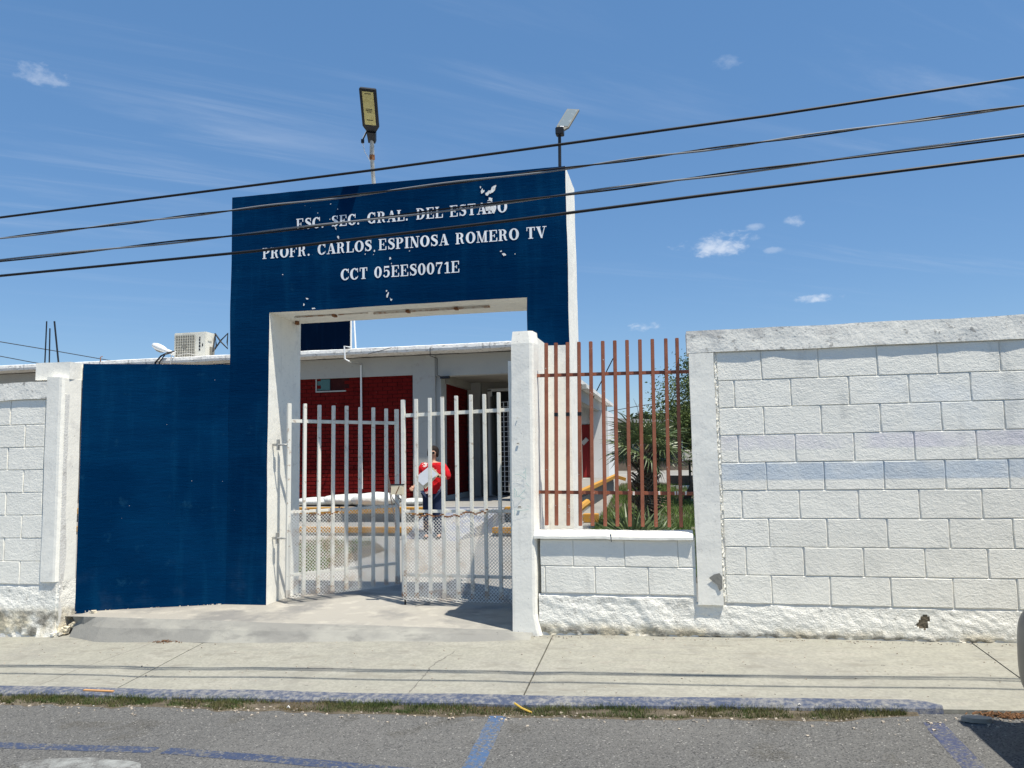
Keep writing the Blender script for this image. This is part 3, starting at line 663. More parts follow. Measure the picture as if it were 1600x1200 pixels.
# lettering: a slab-serif alphabet drawn in outline
def band(cx, cy, ro, ri, a0, a1, n=14):
    P = []
    for i in range(n):
        t0, t1 = [radians(a0 + (a1 - a0) * (i + k) / n) for k in (0, 1)]
        P.append([(cx + ro[0] * cos(t0), cy + ro[1] * sin(t0)), (cx + ro[0] * cos(t1), cy + ro[1] * sin(t1)), (cx + ri[0] * cos(t1), cy + ri[1] * sin(t1)), (cx + ri[0] * cos(t0), cy + ri[1] * sin(t0))])
    return P
def rib(pts, ws):
    P = [Vector(p) for p in pts]; Q = []; Wd = []
    for i in range(len(P) - 1):
        p0, p1, p2, p3 = P[max(i - 1, 0)], P[i], P[i + 1], P[min(i + 2, len(P) - 1)]
        for s in (0, .33, .66):
            Q.append(.5 * ((2 * p1) + (p2 - p0) * s + (2 * p0 - 5 * p1 + 4 * p2 - p3) * s * s + (3 * p1 - p0 - 3 * p2 + p3) * s ** 3)); Wd.append(ws[i] * (1 - s) + ws[i + 1] * s)
    Q.append(P[-1]); Wd.append(ws[-1]); out = []; E = []
    for i, q in enumerate(Q):
        dd = (Q[min(i + 1, len(Q) - 1)] - Q[max(i - 1, 0)]).normalized(); r = Vector((-dd.y, dd.x)) * Wd[i] / 2; E.append((q + r, q - r))
    for (a, b), (c, d) in zip(E[:-1], E[1:]): out.append([tuple(a), tuple(c), tuple(d), tuple(b)])
    return out
Rc = lambda a, b, c, d: [(a, b), (c, b), (c, d), (a, d)]
ST = [Rc(.085, .05, .285, .95)]
SFT, SFB = Rc(0, .93, .38, 1), Rc(0, 0, .38, .07)
BOWL = band(.38, .735, (.35, .265), (.12, .185), -90, 90, 10) + [Rc(.26, .935, .38, 1), Rc(.26, .47, .38, .535)]
SPINE = rib([(.63, .80), (.52, .93), (.36, .955), (.20, .89), (.155, .76), (.25, .63), (.40, .53), (.55, .43), (.60, .26), (.52, .11), (.36, .045), (.20, .10), (.10, .23)], [.06, .09, .10, .14, .20, .23, .24, .24, .21, .14, .10, .09, .06])
CB = band(.44, .5, (.45, .51), (.19, .415), 42, 318, 22)
G = {
 'E': (.82, ST + [SFB, SFT, Rc(.25, .93, .74, .999), Rc(.25, 0, .76, .069), Rc(.25, .47, .52, .53), Rc(.48, .36, .54, .64), [(.66, .95), (.66, .72), (.74, .66), (.74, .95)], [(.68, .05), (.68, .28), (.77, .34), (.77, .05)]]),
 'F': (.80, ST + [Rc(0, 0, .42, .07), SFT, Rc(.25, .93, .74, .999), Rc(.25, .47, .52, .53), Rc(.48, .36, .54, .64), [(.66, .95), (.66, .70), (.75, .64), (.75, .95)]]),
 'S': (.74, SPINE + [Rc(.60, .68, .66, .99), Rc(.07, .01, .13, .32)]),
 'C': (.86, CB + [Rc(.72, .63, .79, .99), [(.70, .17), (.76, .13), (.81, .30), (.76, .30)]]),
 'G': (.93, CB + [Rc(.72, .63, .79, .99), Rc(.62, .02, .79, .42), Rc(.52, .40, .90, .465)]),
 'R': (.90, ST + BOWL + [Rc(0, 0, .39, .07), Rc(0, .93, .2, 1)] + rib([(.44, .50), (.55, .42), (.60, .24), (.66, .08), (.80, .045)], [.07, .18, .19, .14, .06])),
 'P': (.78, ST + BOWL + [Rc(0, 0, .42, .07), Rc(0, .93, .2, 1)]),
 'D': (.90, ST + band(.38, .5, (.47, .5), (.21, .415), -90, 90, 14) + [Rc(0, 0, .38, .07), Rc(0, .93, .38, 1)]),
 'A': (.94, [[(.12, .05), (.19, .05), (.47, .99), (.40, .99)], [(.38, 1), (.56, 1), (.87, .05), (.59, .05)], Rc(.22, .28, .66, .345), Rc(0, 0, .30, .065), Rc(.50, 0, .94, .065)]),
 'L': (.78, ST + [SFT, SFB, Rc(.25, 0, .74, .069), [(.66, .05), (.66, .28), (.75, .36), (.75, .05)]]),
 'T': (.84, [Rc(.30, .05, .53, .95), Rc(.04, .93, .79, 1), [(.04, .95), (.04, .66), (.11, .72), (.11, .95)], [(.72, .95), (.72, .72), (.79, .66), (.79, .95)], Rc(.20, 0, .63, .07)]),
 'O': (.92, band(.45, .5, (.455, .51), (.20, .42), 0, 360, 28)),
 'N': (.94, [Rc(.13, .05, .195, .95), [(.06, 1), (.31, 1), (.82, 0), (.60, 0)], Rc(.74, .05, .805, .95), Rc(0, 0, .33, .065), Rc(.60, .935, .94, 1), Rc(0, .93, .16, .998)]),
 'M': (1.10, [Rc(.12, .05, .18, .95), [(.06, 1), (.29, 1), (.58, .0), (.48, .0)], [(.50, 0), (.58, 0), (.83, 1), (.76, 1)], Rc(.76, .05, .95, .95), Rc(0, 0, .31, .065), Rc(.66, 0, 1.06, .067), Rc(.76, .93, 1.06, .998), Rc(0, .93, .15, .998)]),
 'I': (.44, [Rc(.10, .05, .33, .95), Rc(.01, 0, .42, .07), Rc(.01, .93, .42, 1)]),
 'V': (.92, [[(.05, .95), (.33, .95), (.57, .0), (.42, .0)], [(.46, 0), (.53, 0), (.80, .95), (.73, .95)], Rc(-.02, .93, .40, 1), Rc(.58, .93, .94, .998)]),
 '0': (.78, band(.38, .5, (.37, .51), (.14, .42), 0, 360, 24)),
 '5': (.76, [Rc(.13, .84, .62, .99), Rc(.13, .46, .19, .90)] + rib([(.15, .50), (.27, .60), (.44, .60), (.56, .48), (.58, .28), (.48, .10), (.32, .045), (.17, .08), (.12, .22)], [.05, .08, .11, .18, .20, .15, .08, .10, .17])),
 '7': (.74, [Rc(.06, .84, .67, .99), Rc(.06, .66, .12, .99)] + rib([(.63, .92), (.52, .66), (.38, .40), (.33, .18), (.34, .0)], [.07, .08, .14, .20, .22])),
 '1': (.62, [Rc(.24, .05, .43, .96), Rc(.06, 0, .60, .07), [(.06, .82), (.06, .76), (.26, .80), (.26, .99)]]),
 '.': (.42, [[(.13 + .10 * cos(a), .09 + .10 * sin(a)) for a in [2 * pi * k / 10 for k in range(10)]]]),
 ' ': (.50, [])}
def letters(text, xa, xb, zb, zt, parent):
    tot = sum(G[c][0] for c in text) + .075 * (len(text) - 1)
    capw = (xb - xa) / tot; cap = zt - zb; x = xa; e = 0
    for c in text:
        w, polys = G[c]
        if polys:
            mb = MB(); mb.keep = True
            for pi_, P in enumerate(polys):
                y = 6.4935 - .00005 * pi_ - .0
                pts = []
                for (u, v) in P:
                    px = x + u * capw; pz = zb + v * cap
                    wy = wob((px, 6.5, pz), .0055, 1.7)[1]
                    pts.append((px, wy - .0022 - .00006 * pi_, pz))
                mb.add(pts, [tuple(range(len(pts)))])
            mb.build('letter', 'letter_paint', parent)
        x += (w + .075) * capw
letters('ESC. SEC. GRAL. DEL ESTADO', -3.42, -1.385, 2.138, 2.242, po)
letters('PROFR. CARLOS ESPINOSA ROMERO TV', -3.764, -1.040, 1.881, 1.985, po)
letters('CCT 05EES0071E', -2.968, -1.828, 1.624, 1.730, po)
# places where the blue paint has flaked off
def flake(cx, cz, rx, rz_, tilt=0, n=11, seed=1):
    r = random.Random(seed); mb = MB(); mb.keep = True; pts = []
    for k in range(n):
        a = 2 * pi * k / n; f = r.uniform(.35, 1.2); u, v = cos(a) * rx * f, sin(a) * rz_ * f
        px, pz = cx + u * cos(tilt) - v * sin(tilt), cz + u * sin(tilt) + v * cos(tilt)
        pts.append((px, wob((px, 6.5, pz), .0055, 1.7)[1] - .0040 - .0003 * (seed % 5), pz))
    mb.add([(cx, pts[0][1], cz)] + pts, [(0, k + 1, (k + 1) % n + 1) for k in range(n)])
    mb.build('bare_patch', 'bare_patch', po)
def pz_(u, w):   # point of the portal face seen at a photograph pixel (authoring aid)
    d_ = fw * 1200 + rt * (u - 800) + up * (600 - w); q = d_ * (6.5 / d_.y); return q.x, q.z
for i, (u, w, a, b, t) in enumerate([(770, 296, 4, 10, -.4), (763, 302, 7, 4, .3), (754, 299, 3, 5, -.5), (766, 312, 6, 4, 0), (762, 322, 6, 8, 0), (770, 328, 6, 6, 0), (773, 292, 2, 5, -.5), (751, 293, 2, 3, 0),
        (525, 357, 1.5, 3, .5), (523, 348, 1.2, 1.5, 0), (529, 371, 2, 4, .3), (526, 377, 1.2, 1.8, 0), (585, 392, 2.2, 2, 0), (584, 398, 1, 1, 0), (610, 404, 2.8, 2.2, .5), (571, 397, 1.2, 1.2, 0), (788, 398, 5, 3, -.6), (783, 393, 2, 1.5, 0), (805, 397, 1.2, 1.2, 0),
        (480, 467, 3, 1.8, -.3), (475, 476, 1.5, 2, 0), (606, 461, 2.2, 6, -.2), (611, 468, 2, 3, .4), (604, 455, 1.5, 2, 0), (516, 343, 1, 1.5, 0), (517, 319, 1, 1, 0), (442, 429, 1.2, 1.2, 0), (528, 327, .9, 1.3, 0), (497, 333, 1, 1.6, 0),
        (490, 482, 5, 1.5, -.1), (640, 392, 1.4, 1, 0), (575, 378, 1, 1.3, 0), (612, 412, 1, 1.6, 0)]):
    X, Z = pz_(u, w); flake(X, Z, a * .0052, b * .0056, t, 9 + i % 4, i)
# steel stubs sticking out of the top
for (u, w0) in ((838, 246), (861, 244)):
    X, Z = pz_(u, 262); MB().tube([(X, 6.72, 2.5), (X + .004, 6.72, 2.59)], .006, 6).build('steel_stub', 'dark_metal', po)

# --- white wing wall and gate pillar at the right side of the entrance
wg = thing('gate_pillar', 'white plastered end pillar with scratched graffiti, joined by a wing wall to the portal', 'pillar', (-1.14, 6.0, -1.35))
mb = MB(); zs = rng(-1.40, .955, .1)
pr = [(-1.226, 5.806), (-1.085, 5.800), (-1.066, 5.806), (-1.052, 5.825), (-1.040, 5.96), (-1.060, 6.02), (-1.17, 6.04), (-1.235, 6.0)]
for k, z in enumerate(zs):
    f = (z - .955) / 2.3
    for (x, y) in pr:
        top = k == len(zs) - 1
        xx = x + (.024 * f if x < -1.15 else .012 * f) + (.010 * (1 if x < -1.15 else -1) if top else 0)
        if z < -1.2 and x > -1.09: xx += (-1.2 - z) * .22
        mb.v.append(wob((xx, y + (.012 if top and y < 5.9 else 0), z + (.012 if top and x < -1.1 and False else 0)), .0045, 2.4))
n = len(pr); mb.f = [(k * n + i, k * n + (i + 1) % n, (k + 1) * n + (i + 1) % n, (k + 1) * n + i) for k in range(len(zs) - 1) for i in range(n)] + [tuple(range(n))[::-1], tuple((len(zs) - 1) * n + i for i in range(n))]
mb.mi = [0] * len(mb.f); mb.build('post', 'plaster', wg)
pb = pbox(-1.19, -1.066, 6.03, 6.493, -1.38, .938, .12, .004, 2.2); pb.build('wing', 'plaster', wg)
MB().box(-1.275, -1.236, 5.93, 6.02, -1.36, .70, j=.004).build('fin', 'plaster', wg)
# graffiti scratched on the post, drawn as thin strokes a millimetre proud
def gp(u, v): w = 640 + v / 5.457; uu = 780 + u / 5.457; return (-1.226 + (uu - 803) * .0050 + (w - 700) * -.00008, .044 - (w - 700) * .00485)
mb = MB(); mb.keep = True
for st in ([(145, 550), (180, 553), (225, 578), (238, 590), (236, 500)], [(238, 625), (265, 655)], [(142, 670), (140, 700), (148, 752)], [(142, 672), (158, 700), (160, 735), (182, 735), (235, 678)], [(182, 735), (205, 757), (230, 757)],
           [(142, 845), (144, 905)], [(150, 862), (200, 857), (262, 850)], [(245, 818), (266, 824)], [(218, 545), (225, 525), (228, 548)]):
    q = [gp(*p) for p in st]
    for P in rib(q, [.0028] * len(q)): mb.add([(x, 5.7925 - .002 + .0 * z, z) for x, z in P], [(0, 1, 2, 3)])
mb.build('graffiti', 'graffiti', wg)
for (u, v, s) in ((170, 285, .008), (183, 828, .010), (165, 65, .003)):
    x, z = gp(u, v); MB().box(x - s, x + s, 5.7925, 5.80, z - s * .5, z + s * .5, j=.001).build('chip', 'kerb_concrete', wg)

# ------------------------------------------------------------------ brown railing
fr = thing('railing', 'brown steel railing of twelve upright bars over the low white wall', 'railing', (-.47, 5.93, -.59))
tops = [854.4, 870, 888.6, 906.6, 925.2, 944, 962.7, 981.6, 1001.4, 1020.3, 1040.7, 1057.5]
bots = [855.3, 871, 889.8, 909, 928.2, 948, 967, 986.4, 1006, 1026.3, 1046.4, 1064.4]
for i, (t, b) in enumerate(zip(tops, bots)):
    xt = -.965 + (t - 854.4) * (1.003 / 203.1); xb = -.991 + (b - 855.3) * (1.01 / 209.1)
    MB().beam((xb, 5.90, -.549 - .0012 * i), (xt, 5.90, .862 - .0007 * i), .027, .027, upv=(0, 1, 0)).build('bar', 'brown_paint', fr, bevel=.003)
    if i in (1, 2, 3):
        f = (.30 + .549) / 1.41; x = xb + (xt - xb) * f
        MB().beam((x, 5.90, .30 - .014), (x, 5.90, .30 + .014), .0285, .0285, upv=(0, 1, 0)).build('tape', 'dark_metal', fr)
for za, zb in ((.612, .598), (-.296, -.316)):
    MB().beam((-1.075, 5.927, za), (.13, 5.927, zb), .022, .026).build('rail', 'brown_paint', fr, bevel=.002)
    if za < 0:
        for x in (-.92, -.63, -.55, -.36, -.33, -.17, -.14, -.02, .0, .055): MB().box(x, x + random.uniform(.006, .014), 5.9135, 5.918, zb - .008, zb + .018, j=.002).build('weld_spot', 'plaster', fr)

# ------------------------------------------------------------------ gate
def expanded(p0, p1, zb, ztf, y_off, pit=.031, rowh=.0155, th=.0058):
    """expanded-metal sheet: zigzag strands with real thickness"""
    mb = MB(); mb.keep = True; p0, p1 = Vector(p0), Vector(p1); L = (p1 - p0).length; d = (p1 - p0) / L; nr = Vector((-d.y, d.x))
    rows = int((max(ztf(0), ztf(L / 2), ztf(L)) - zb) / rowh) + 1; n = int(L / (pit / 2))
    for r in range(rows):
        pts = []
        for i in range(n + 1):
            s = i * pit / 2; z = zb + r * rowh + (rowh * .5 if (i + r) % 2 else -rowh * .5)
            buckle = .012 * noise.noise(Vector((s * 2.2, z * 2.2, 4)))
            q = p0 + d * s + nr * (y_off + buckle); pts.append((q, z, s))
        for (a, za, s1), (b, zb2, s2) in zip(pts[:-1], pts[1:]):
            if (za + zb2) / 2 > ztf(s1): continue
            h = th
            o = len(mb.v)
            mb.v += [(a.x, a.y, za - h / 2), (b.x, b.y, zb2 - h / 2), (b.x, b.y, zb2 + h / 2), (a.x, a.y, za + h / 2),
                     (a.x + nr.x * .002, a.y + nr.y * .002, za), (b.x + nr.x * .002, b.y + nr.y * .002, zb2)]
            mb.f += [(o, o + 1, o + 2, o + 3), (o + 3, o + 2, o + 5, o + 4)]; mb.mi += [0, 0]
    return mb
def leaf(label, hinge, free, nb, zb, zt_h, zt_f, railz, seed):
    t = thing('gate_leaf', label, 'gate', (hinge[0], hinge[1], zb), 'leaves of the white gate')
    Hn, Fr = Vector(hinge), Vector(free); r = random.Random(seed)
    d = (Fr - Hn).normalized(); nr = Vector((-d.y, d.x))
    if nr.y > 0: nr = -nr
    L = (Fr - Hn).length
    for i in range(nb):
        f = i / (nb - 1); p = Hn + (Fr - Hn) * f; ztop = zt_h + (zt_f - zt_h) * f + r.uniform(-.004, .004); lean = r.uniform(-.006, .006)
        ends = i in (0, nb - 1)
        w = .036 if ends else .030
        q = p + (Vector((0, 0)) if ends else nr * .030)
        bar = MB().beam((q.x, q.y, zb + (0 if ends else .012)), (q.x + lean, q.y, ztop), w, w, upv=(d.x, d.y, 0)).build('bar', 'gate_paint', t, bevel=.003)
        q2 = p + nr * (.0 if ends else .030)
        MB().beam((q2.x, q2.y, zb + (.001 if ends else .013)), (q2.x, q2.y, zb + .055 + r.uniform(0, .03)), w + .003, w + .003, upv=(d.x, d.y, 0)).build('rusty_foot', 'rusty_paint', t)
    for z0, z1, nm in ((railz[0], railz[1], 'rail'), (zb + .20, zb + .205, 'rail'), (-.50, -.50, 'rail')):
        a = Hn + d * .02; b = Fr - d * .02
        if nm: MB().beam((a.x, a.y, z0), (b.x, b.y, z1), .026, .032 if z0 > 0 else .026).build('rail', 'gate_paint', t, bevel=.002)
    return t, Hn, Fr, d, nr
gl, h_, f_, d_, n_ = leaf('left gate leaf of white steel bars, swung slightly inwards, wire mesh below', (-3.53, 6.60), (-2.765, 7.41), 9, -1.272, .512, .478, (.345, .335), 3)
top = lambda s: -.478 + (-.05 if .17 < s < .46 else 0) + .008 * sin(s * 60)
expanded(h_, f_, -1.265, top, -.064 if n_.dot(Vector((-d_.y, d_.x))) < 0 else .064).build('wire_mesh', 'mesh_metal', gl, kind='stuff')
mb = MB()
for i in range(46):
    s = i * .0235; 
    if .14 < s < .5: p = h_ + d_ * s + n_ * .068; z = top(s) + random.uniform(-.006, .006); mb.box(p.x - .009, p.x + .009, p.y - .003, p.y + .003, z - .005, z + .004, j=.003)
mb.build('rusty_edge', 'rust', gl, kind='stuff')
# hinges set in the left reveal
for zz in (.125, -.735):
    mb = MB().box(-3.692, -3.64, 6.585, 6.600, zz - .012, zz + .012).box(-3.64, -3.625, 6.57, 6.61, zz - .05, zz + .05)
    mb.tube([(-3.63, 6.578, zz), (-3.56, 6.578, zz), (-3.545, 6.59, zz)], .009, 8)
    mb.build('hinge', 'galvanised', gl)
gr_, h_, f_, d_, n_ = leaf('right gate leaf of white steel bars carrying the latch box, closed, wire mesh below', (-1.40, 6.68), (-2.437, 6.70), 9, -1.272, .552, .515, (.395, .37), 5)
top = lambda s: -.478 + (-.055 if .48 < s < .93 else 0) + .01 * sin(s * 50) + (-.03 if .25 < s <= .48 else 0)
expanded(h_, f_, -1.272, top, -.064 if n_.dot(Vector((-d_.y, d_.x))) < 0 else .064).build('wire_mesh', 'mesh_metal', gr_, kind='stuff')
mb = MB()
for i in range(50):
    s = i * .0215
    if .22 < s < .96: p = h_ + d_ * s + n_ * .068; z = top(s) + random.uniform(-.006, .008); mb.box(p.x - .010, p.x + .010, p.y - .003, p.y + .003, z - .006, z + .005, j=.003)
mb.build('rusty_edge', 'rust', gr_, kind='stuff')
lb = MB().box(-2.535, -2.425, 6.63, 6.655, -.345, -.262, j=.001).build('latch_plate', 'yellow_rust' if 'yellow_rust' in MATS else 'folder', gr_)
MB().beam((-2.49, 6.628, -.34), (-2.455, 6.628, -.27), .004, .006).build('scratch', 'rust', lb)
MB().box(-2.54, -2.42, 6.628, 6.665, -.262, -.252).build('latch_rim', 'dark_metal', lb)
MB().tube([(-2.415, 6.66, -1.36), (-2.415, 6.66, -1.22)], .009, 8).build('drop_bolt', 'dark_metal', gr_)
MB().tube([(-2.415, 6.66, -1.25), (-2.415, 6.66, -1.02)], .014, 8).build('bolt_sleeve', 'rusty_paint', gr_)
MB().beam((-2.30, 6.60, -1.318), (-2.20, 6.72, -1.30), .012, .006).build('foot_strap', 'galvanised', gr_)
gpst = tag(pbox(-1.455, -1.33, 6.74, 6.86, -1.37, .84, .12, .003).build('gate_post', 'plaster', None, (-1.39, 6.8, -1.37)), 'slim white post standing just behind the gate pillar', 'post')

# ------------------------------------------------------------------ school building behind the gate
def AT(u, w, Y):
    d_ = fw * 1200 + rt * (u - 800) + up * (600 - w); q = d_ * (Y / d_.y); return (q.x, q.y, q.z)
sb = thing('school_building', 'white flat-roofed school building with dark red brick wall behind the gate', 'building', (-8, 14.5, -.9))
PZ = -.90
def part(name, mat, *b, parent=sb, bevel=0, j=0, **k): return MB().box(*b, j=j).build(name, mat, parent, bevel=bevel, **k)
# platform and steps (structure of their own)
stp = thing('entrance_steps', None, None, (-4, 12.5, -1.34)); struct(stp)
def seg(name, mat, x0, x1, y0, y1, z0, z1): return pbox(x0, x1, y0, y1, z0, z1, .4, .006, 1.5).build(name, mat, stp)
for (a, b) in ((-16, -4.24), (-2.88, -1.9)):
    seg('step', 'yard_concrete', a, b, 12.05, 13.05, -1.40, -1.155)
    seg('yellow_edge', 'yellow_paint', a, b, 11.93, 12.045, -1.235, -1.150)
    seg('riser', 'kerb_concrete', a, b, 11.96, 12.044, -1.42, -1.24)
    seg('yellow_edge', 'yellow_paint', a, b, 12.88, 13.045, -1.0, PZ + .004)
seg('platform', 'yard_concrete', -16, -1.9, 13.05, 24, -1.42, PZ)
seg('blue_edge', 'ramp_blue', -4.23, -2.89, 12.90, 13.045, -1.42, PZ + .004)
mb = MB(); mb.add([(-4.22, 11.45, -1.336), (-3.34, 11.22, -1.336), (-2.89, 12.895, PZ - .01), (-4.22, 12.895, PZ - .01)], [(0, 1, 2, 3)])
mb.add([(-3.34, 11.22, -1.337), (-2.89, 12.895, -1.42), (-2.89, 12.895, PZ - .012)], [(0, 1, 2)], 0)
struct(mb.build('ramp', 'ramp_blue'))
YW = 14.5
part('wall', 'brown_wall', -20, -9.0, YW, 23.5, -1.3, 2.0)
part('wall', 'red_joint', -9.0, -5.06, YW + .014, 23.5, -1.3, 1.99)
bx0, pitch, rh = -7.78, .2067, .0781
cnt = 0; stuff = MB()
bm_cache = {}
def brick_mesh(w, h, var):
    k = (round(w, 3), var)
    if k in bm_cache: return bm_cache[k]
    r = random.Random(var * 31 + int(w * 1000)); J = lambda a: r.uniform(-a, a)
    o = [(-w / 2, -h / 2), (w / 2, -h / 2), (w / 2, h / 2), (-w / 2, h / 2)]
    vs = [(x + J(.002), .02, z + J(.002)) for x, z in o] + [(x * .975 + J(.002), J(.0015), z * .90 + J(.001)) for x, z in o]
    me = bpy.data.meshes.new('brick'); me.from_pydata(vs, [], [(4, 5, 6, 7)] + [(k_, (k_ + 1) % 4, 4 + (k_ + 1) % 4, 4 + k_) for k_ in range(4)])
    me.materials.append(MATS['red_brick']); bm_cache[k] = me; return me
redw = sb
for r_ in range(33):
    z = PZ + .03 + rh * (r_ + .5)
    if z > 1.60: break
    x = bx0 + (pitch / 2 if r_ % 2 else 0)
    xs_ = []
    while x < -5.07:
        x2 = min(x + pitch, -5.062); xs_.append((x, x2)); x += pitch
    for (a, b) in xs_:
        if b - a < .03: continue
        if -7.145 < (a + b) / 2 < -6.51 and z > 1.33: continue
        w = b - a - .010
        if cnt < 292:
            put_piece('brick', brick_mesh(w, rh - .010, random.randrange(5) if abs(w - pitch + .01) < .002 else 0), (a + b) / 2, YW - .004, z, sb); cnt += 1
        else:
            y0 = YW - .004 + random.uniform(-.001, .002); stuff.box(a + .005, b - .005, y0, YW + .016, z - rh / 2 + .005, z + rh / 2 - .005, j=.001)
# bricks farther left (hidden by the portal from here) and the receding side wall
for r_ in range(33):
    z = PZ + .03 + rh * (r_ + .5)
    if z > 1.60: break
    x = -9.0 + (pitch / 2 if r_ % 2 else 0)
    while x + pitch < bx0 + .11:
        stuff.box(x + .005, x + pitch - .005, YW - .002, YW + .016, z - rh / 2 + .005, z + rh / 2 - .005); x += pitch
    if z < 1.5:
        y = 14.78 + (pitch / 2 if r_ % 2 else 0)
        while y + pitch < 16.55:
            stuff.box(-4.535, -4.512 + random.uniform(0, .004), y + .005, y + pitch - .005, z - rh / 2 + .005, z + rh / 2 - .005); y += pitch
stuff.build('brick', 'red_brick', sb, kind='stuff')
part('wall', 'red_joint', -5.0, -4.525, 14.78, 16.9, -1.3, 1.7)
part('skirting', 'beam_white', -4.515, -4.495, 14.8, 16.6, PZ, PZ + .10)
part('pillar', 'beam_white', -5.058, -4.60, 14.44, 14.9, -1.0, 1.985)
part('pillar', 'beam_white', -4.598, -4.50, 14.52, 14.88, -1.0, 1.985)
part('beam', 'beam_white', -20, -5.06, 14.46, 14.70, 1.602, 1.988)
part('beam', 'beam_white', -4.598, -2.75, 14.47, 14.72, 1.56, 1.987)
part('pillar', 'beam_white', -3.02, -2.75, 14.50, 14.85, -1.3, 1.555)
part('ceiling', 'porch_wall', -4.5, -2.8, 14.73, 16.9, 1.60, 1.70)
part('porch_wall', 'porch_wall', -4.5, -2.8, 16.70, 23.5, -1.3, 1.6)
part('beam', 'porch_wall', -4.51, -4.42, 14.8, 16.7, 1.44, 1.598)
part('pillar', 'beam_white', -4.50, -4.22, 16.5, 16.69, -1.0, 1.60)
# porch door, half open, with white security grid
dr = part('door_frame', 'frame_white', -4.06, -3.98, 16.58, 16.69, PZ, 1.44)
part('door_frame', 'frame_white', -4.06, -2.95, 16.58, 16.69, 1.40, 1.46)
part('doorway', 'dark_void', -3.98, -3.2, 16.685, 16.695, PZ, 1.40)
MB().beam((-3.98, 16.55, .2), (-3.70, 15.95, .2), .03, 2.15, upv=(0, 0, 1)).build('door', 'dark_glass', sb)
g = MB()
for k in range(19): zz = -.78 + k * .105; g.beam((-3.66, 16.0, zz), (-3.05, 15.75, zz), .012, .012)
for k in range(7):
    f = k / 6; x = -3.66 + .61 * f; y = 16.0 - .25 * f; g.beam((x, y, -.8), (x, y, 1.12), .014 if k % 3 else .035, .014 if k % 3 else .035, upv=(0, 1, 0))
g.build('security_grid', 'frame_white', sb)
g = MB()
for k in range(5): zz = .78 + k * .10; g.beam((-3.95, 16.5, zz), (-3.68, 16.1, zz - .06), .010, .010)
for k in range(4):
    f = k / 3; g.beam((-3.95 + .27 * f, 16.5 - .4 * f, .74 - .06 * f), (-3.95 + .27 * f, 16.5 - .4 * f, 1.24 - .06 * f), .010, .010, upv=(0, 1, 0))
g.build('window_grid', 'frame_white', sb)
# small high window
wn = part('window', 'dark_glass', -7.14, -6.515, 14.52, 14.56, 1.352, 1.60)
MB().box(-7.13, -6.86, 14.505, 14.518, 1.365, 1.59).build('pane', 'green_glass', wn)
MB().box(-7.16, -6.50, 14.475, 14.53, 1.325, 1.350).build('sill', 'beam_white', wn)
MB().box(-7.165, -7.142, 14.485, 14.53, 1.352, 1.598).build('window_frame', 'beam_white', wn)
MB().box(-6.855, -6.845, 14.50, 14.518, 1.353, 1.59).build('mullion', 'dark_metal', wn)
# roof slab with weathered edge
mb = MB(); xs = rng(-20, -2.62, .22); pr = [(14.0, 2.005), (13.985, 2.05), (13.99, 2.11), (14.05, 2.128), (34, 2.128), (34, 2.005)]
for x in xs:
    for (y, z) in pr: mb.v.append(wob((x, y, z), .007 if y < 20 else 0, 3))
n = 6; mb.f = [(i * n + k, (i + 1) * n + k, (i + 1) * n + (k + 1) % n, i * n + (k + 1) % n) for i in range(len(xs) - 1) for k in range(n)] + [tuple(range(n)), tuple((len(xs) - 1) * n + k for k in range(n))]
mb.mi = [0] * len(mb.f); mb.build('roof', 'roof_white', sb)
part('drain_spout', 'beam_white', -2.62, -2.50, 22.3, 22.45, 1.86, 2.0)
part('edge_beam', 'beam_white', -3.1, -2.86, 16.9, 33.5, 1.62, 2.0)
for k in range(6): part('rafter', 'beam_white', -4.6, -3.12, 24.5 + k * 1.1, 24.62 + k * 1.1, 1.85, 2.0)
part('wall', 'white_wall', -8, -3.72, 30, 33, -1.3, 2.0)
part('wall', 'white_wall', -3.20, -2.55, 29.9, 33, -1.3, 1.61)
rd = part('door', 'red_door', -3.71, -3.21, 30.05, 30.1, -.95, 1.1)
part('lintel', 'white_wall', -3.715, -3.205, 30.02, 33, 1.12, 1.99)
a_ = AT(913, 675, 29.9)
MB().beam((a_[0] - .1, 30.0, .35), (a_[0] + .1, 30.0, .55), .01, .16, upv=(0, 0, 1)).build('door_ornament', 'litter', rd)
part('door_step', 'white_wall', -3.9, -3.1, 28.6, 29.9, -1.1, -.97)
part('door_step', 'yellow_paint', -3.9, -3.1, 28.45, 28.59, -1.1, -.965)
# white conduit running from roof edge down the red wall
pp = [AT(548, 543, 13.97), AT(538, 541, 13.93), AT(539, 561, 13.93), AT(546, 565, 13.97)]
MB().tube(pp, .017, 8).build('conduit', 'white_plastic', sb)
x = -6.28 * 14.5 / 14 + .02 + .36
q0 = AT(546, 566, 13.98); q1 = AT(564, 570, 14.44); q2 = AT(565.5, 764, 14.47)
MB().tube([q0, q1], .012, 8).build('conduit', 'beam_white', sb)
MB().tube([q1, q2], .019, 8).build('conduit', 'white_plastic', sb)
MB().tube([AT(672, 543, 13.96), AT(672, 556, 13.96), AT(683, 560, 14.43), AT(683, 586, 14.43), AT(688, 588, 14.43)], .008, 6).build('cable', 'dark_metal', sb)
MB().box(*[v for v in (AT(689, 589, 14.43)[0], AT(703, 589, 14.43)[0], 14.36, 14.44, 1.50, 1.545)]).build('wall_light', 'dark_metal', sb)
MB().tube([AT(575, 553, 13.97), AT(595, 548, 13.96), AT(612, 543, 13.97)], .006, 6).build('cable', 'dark_metal', sb)

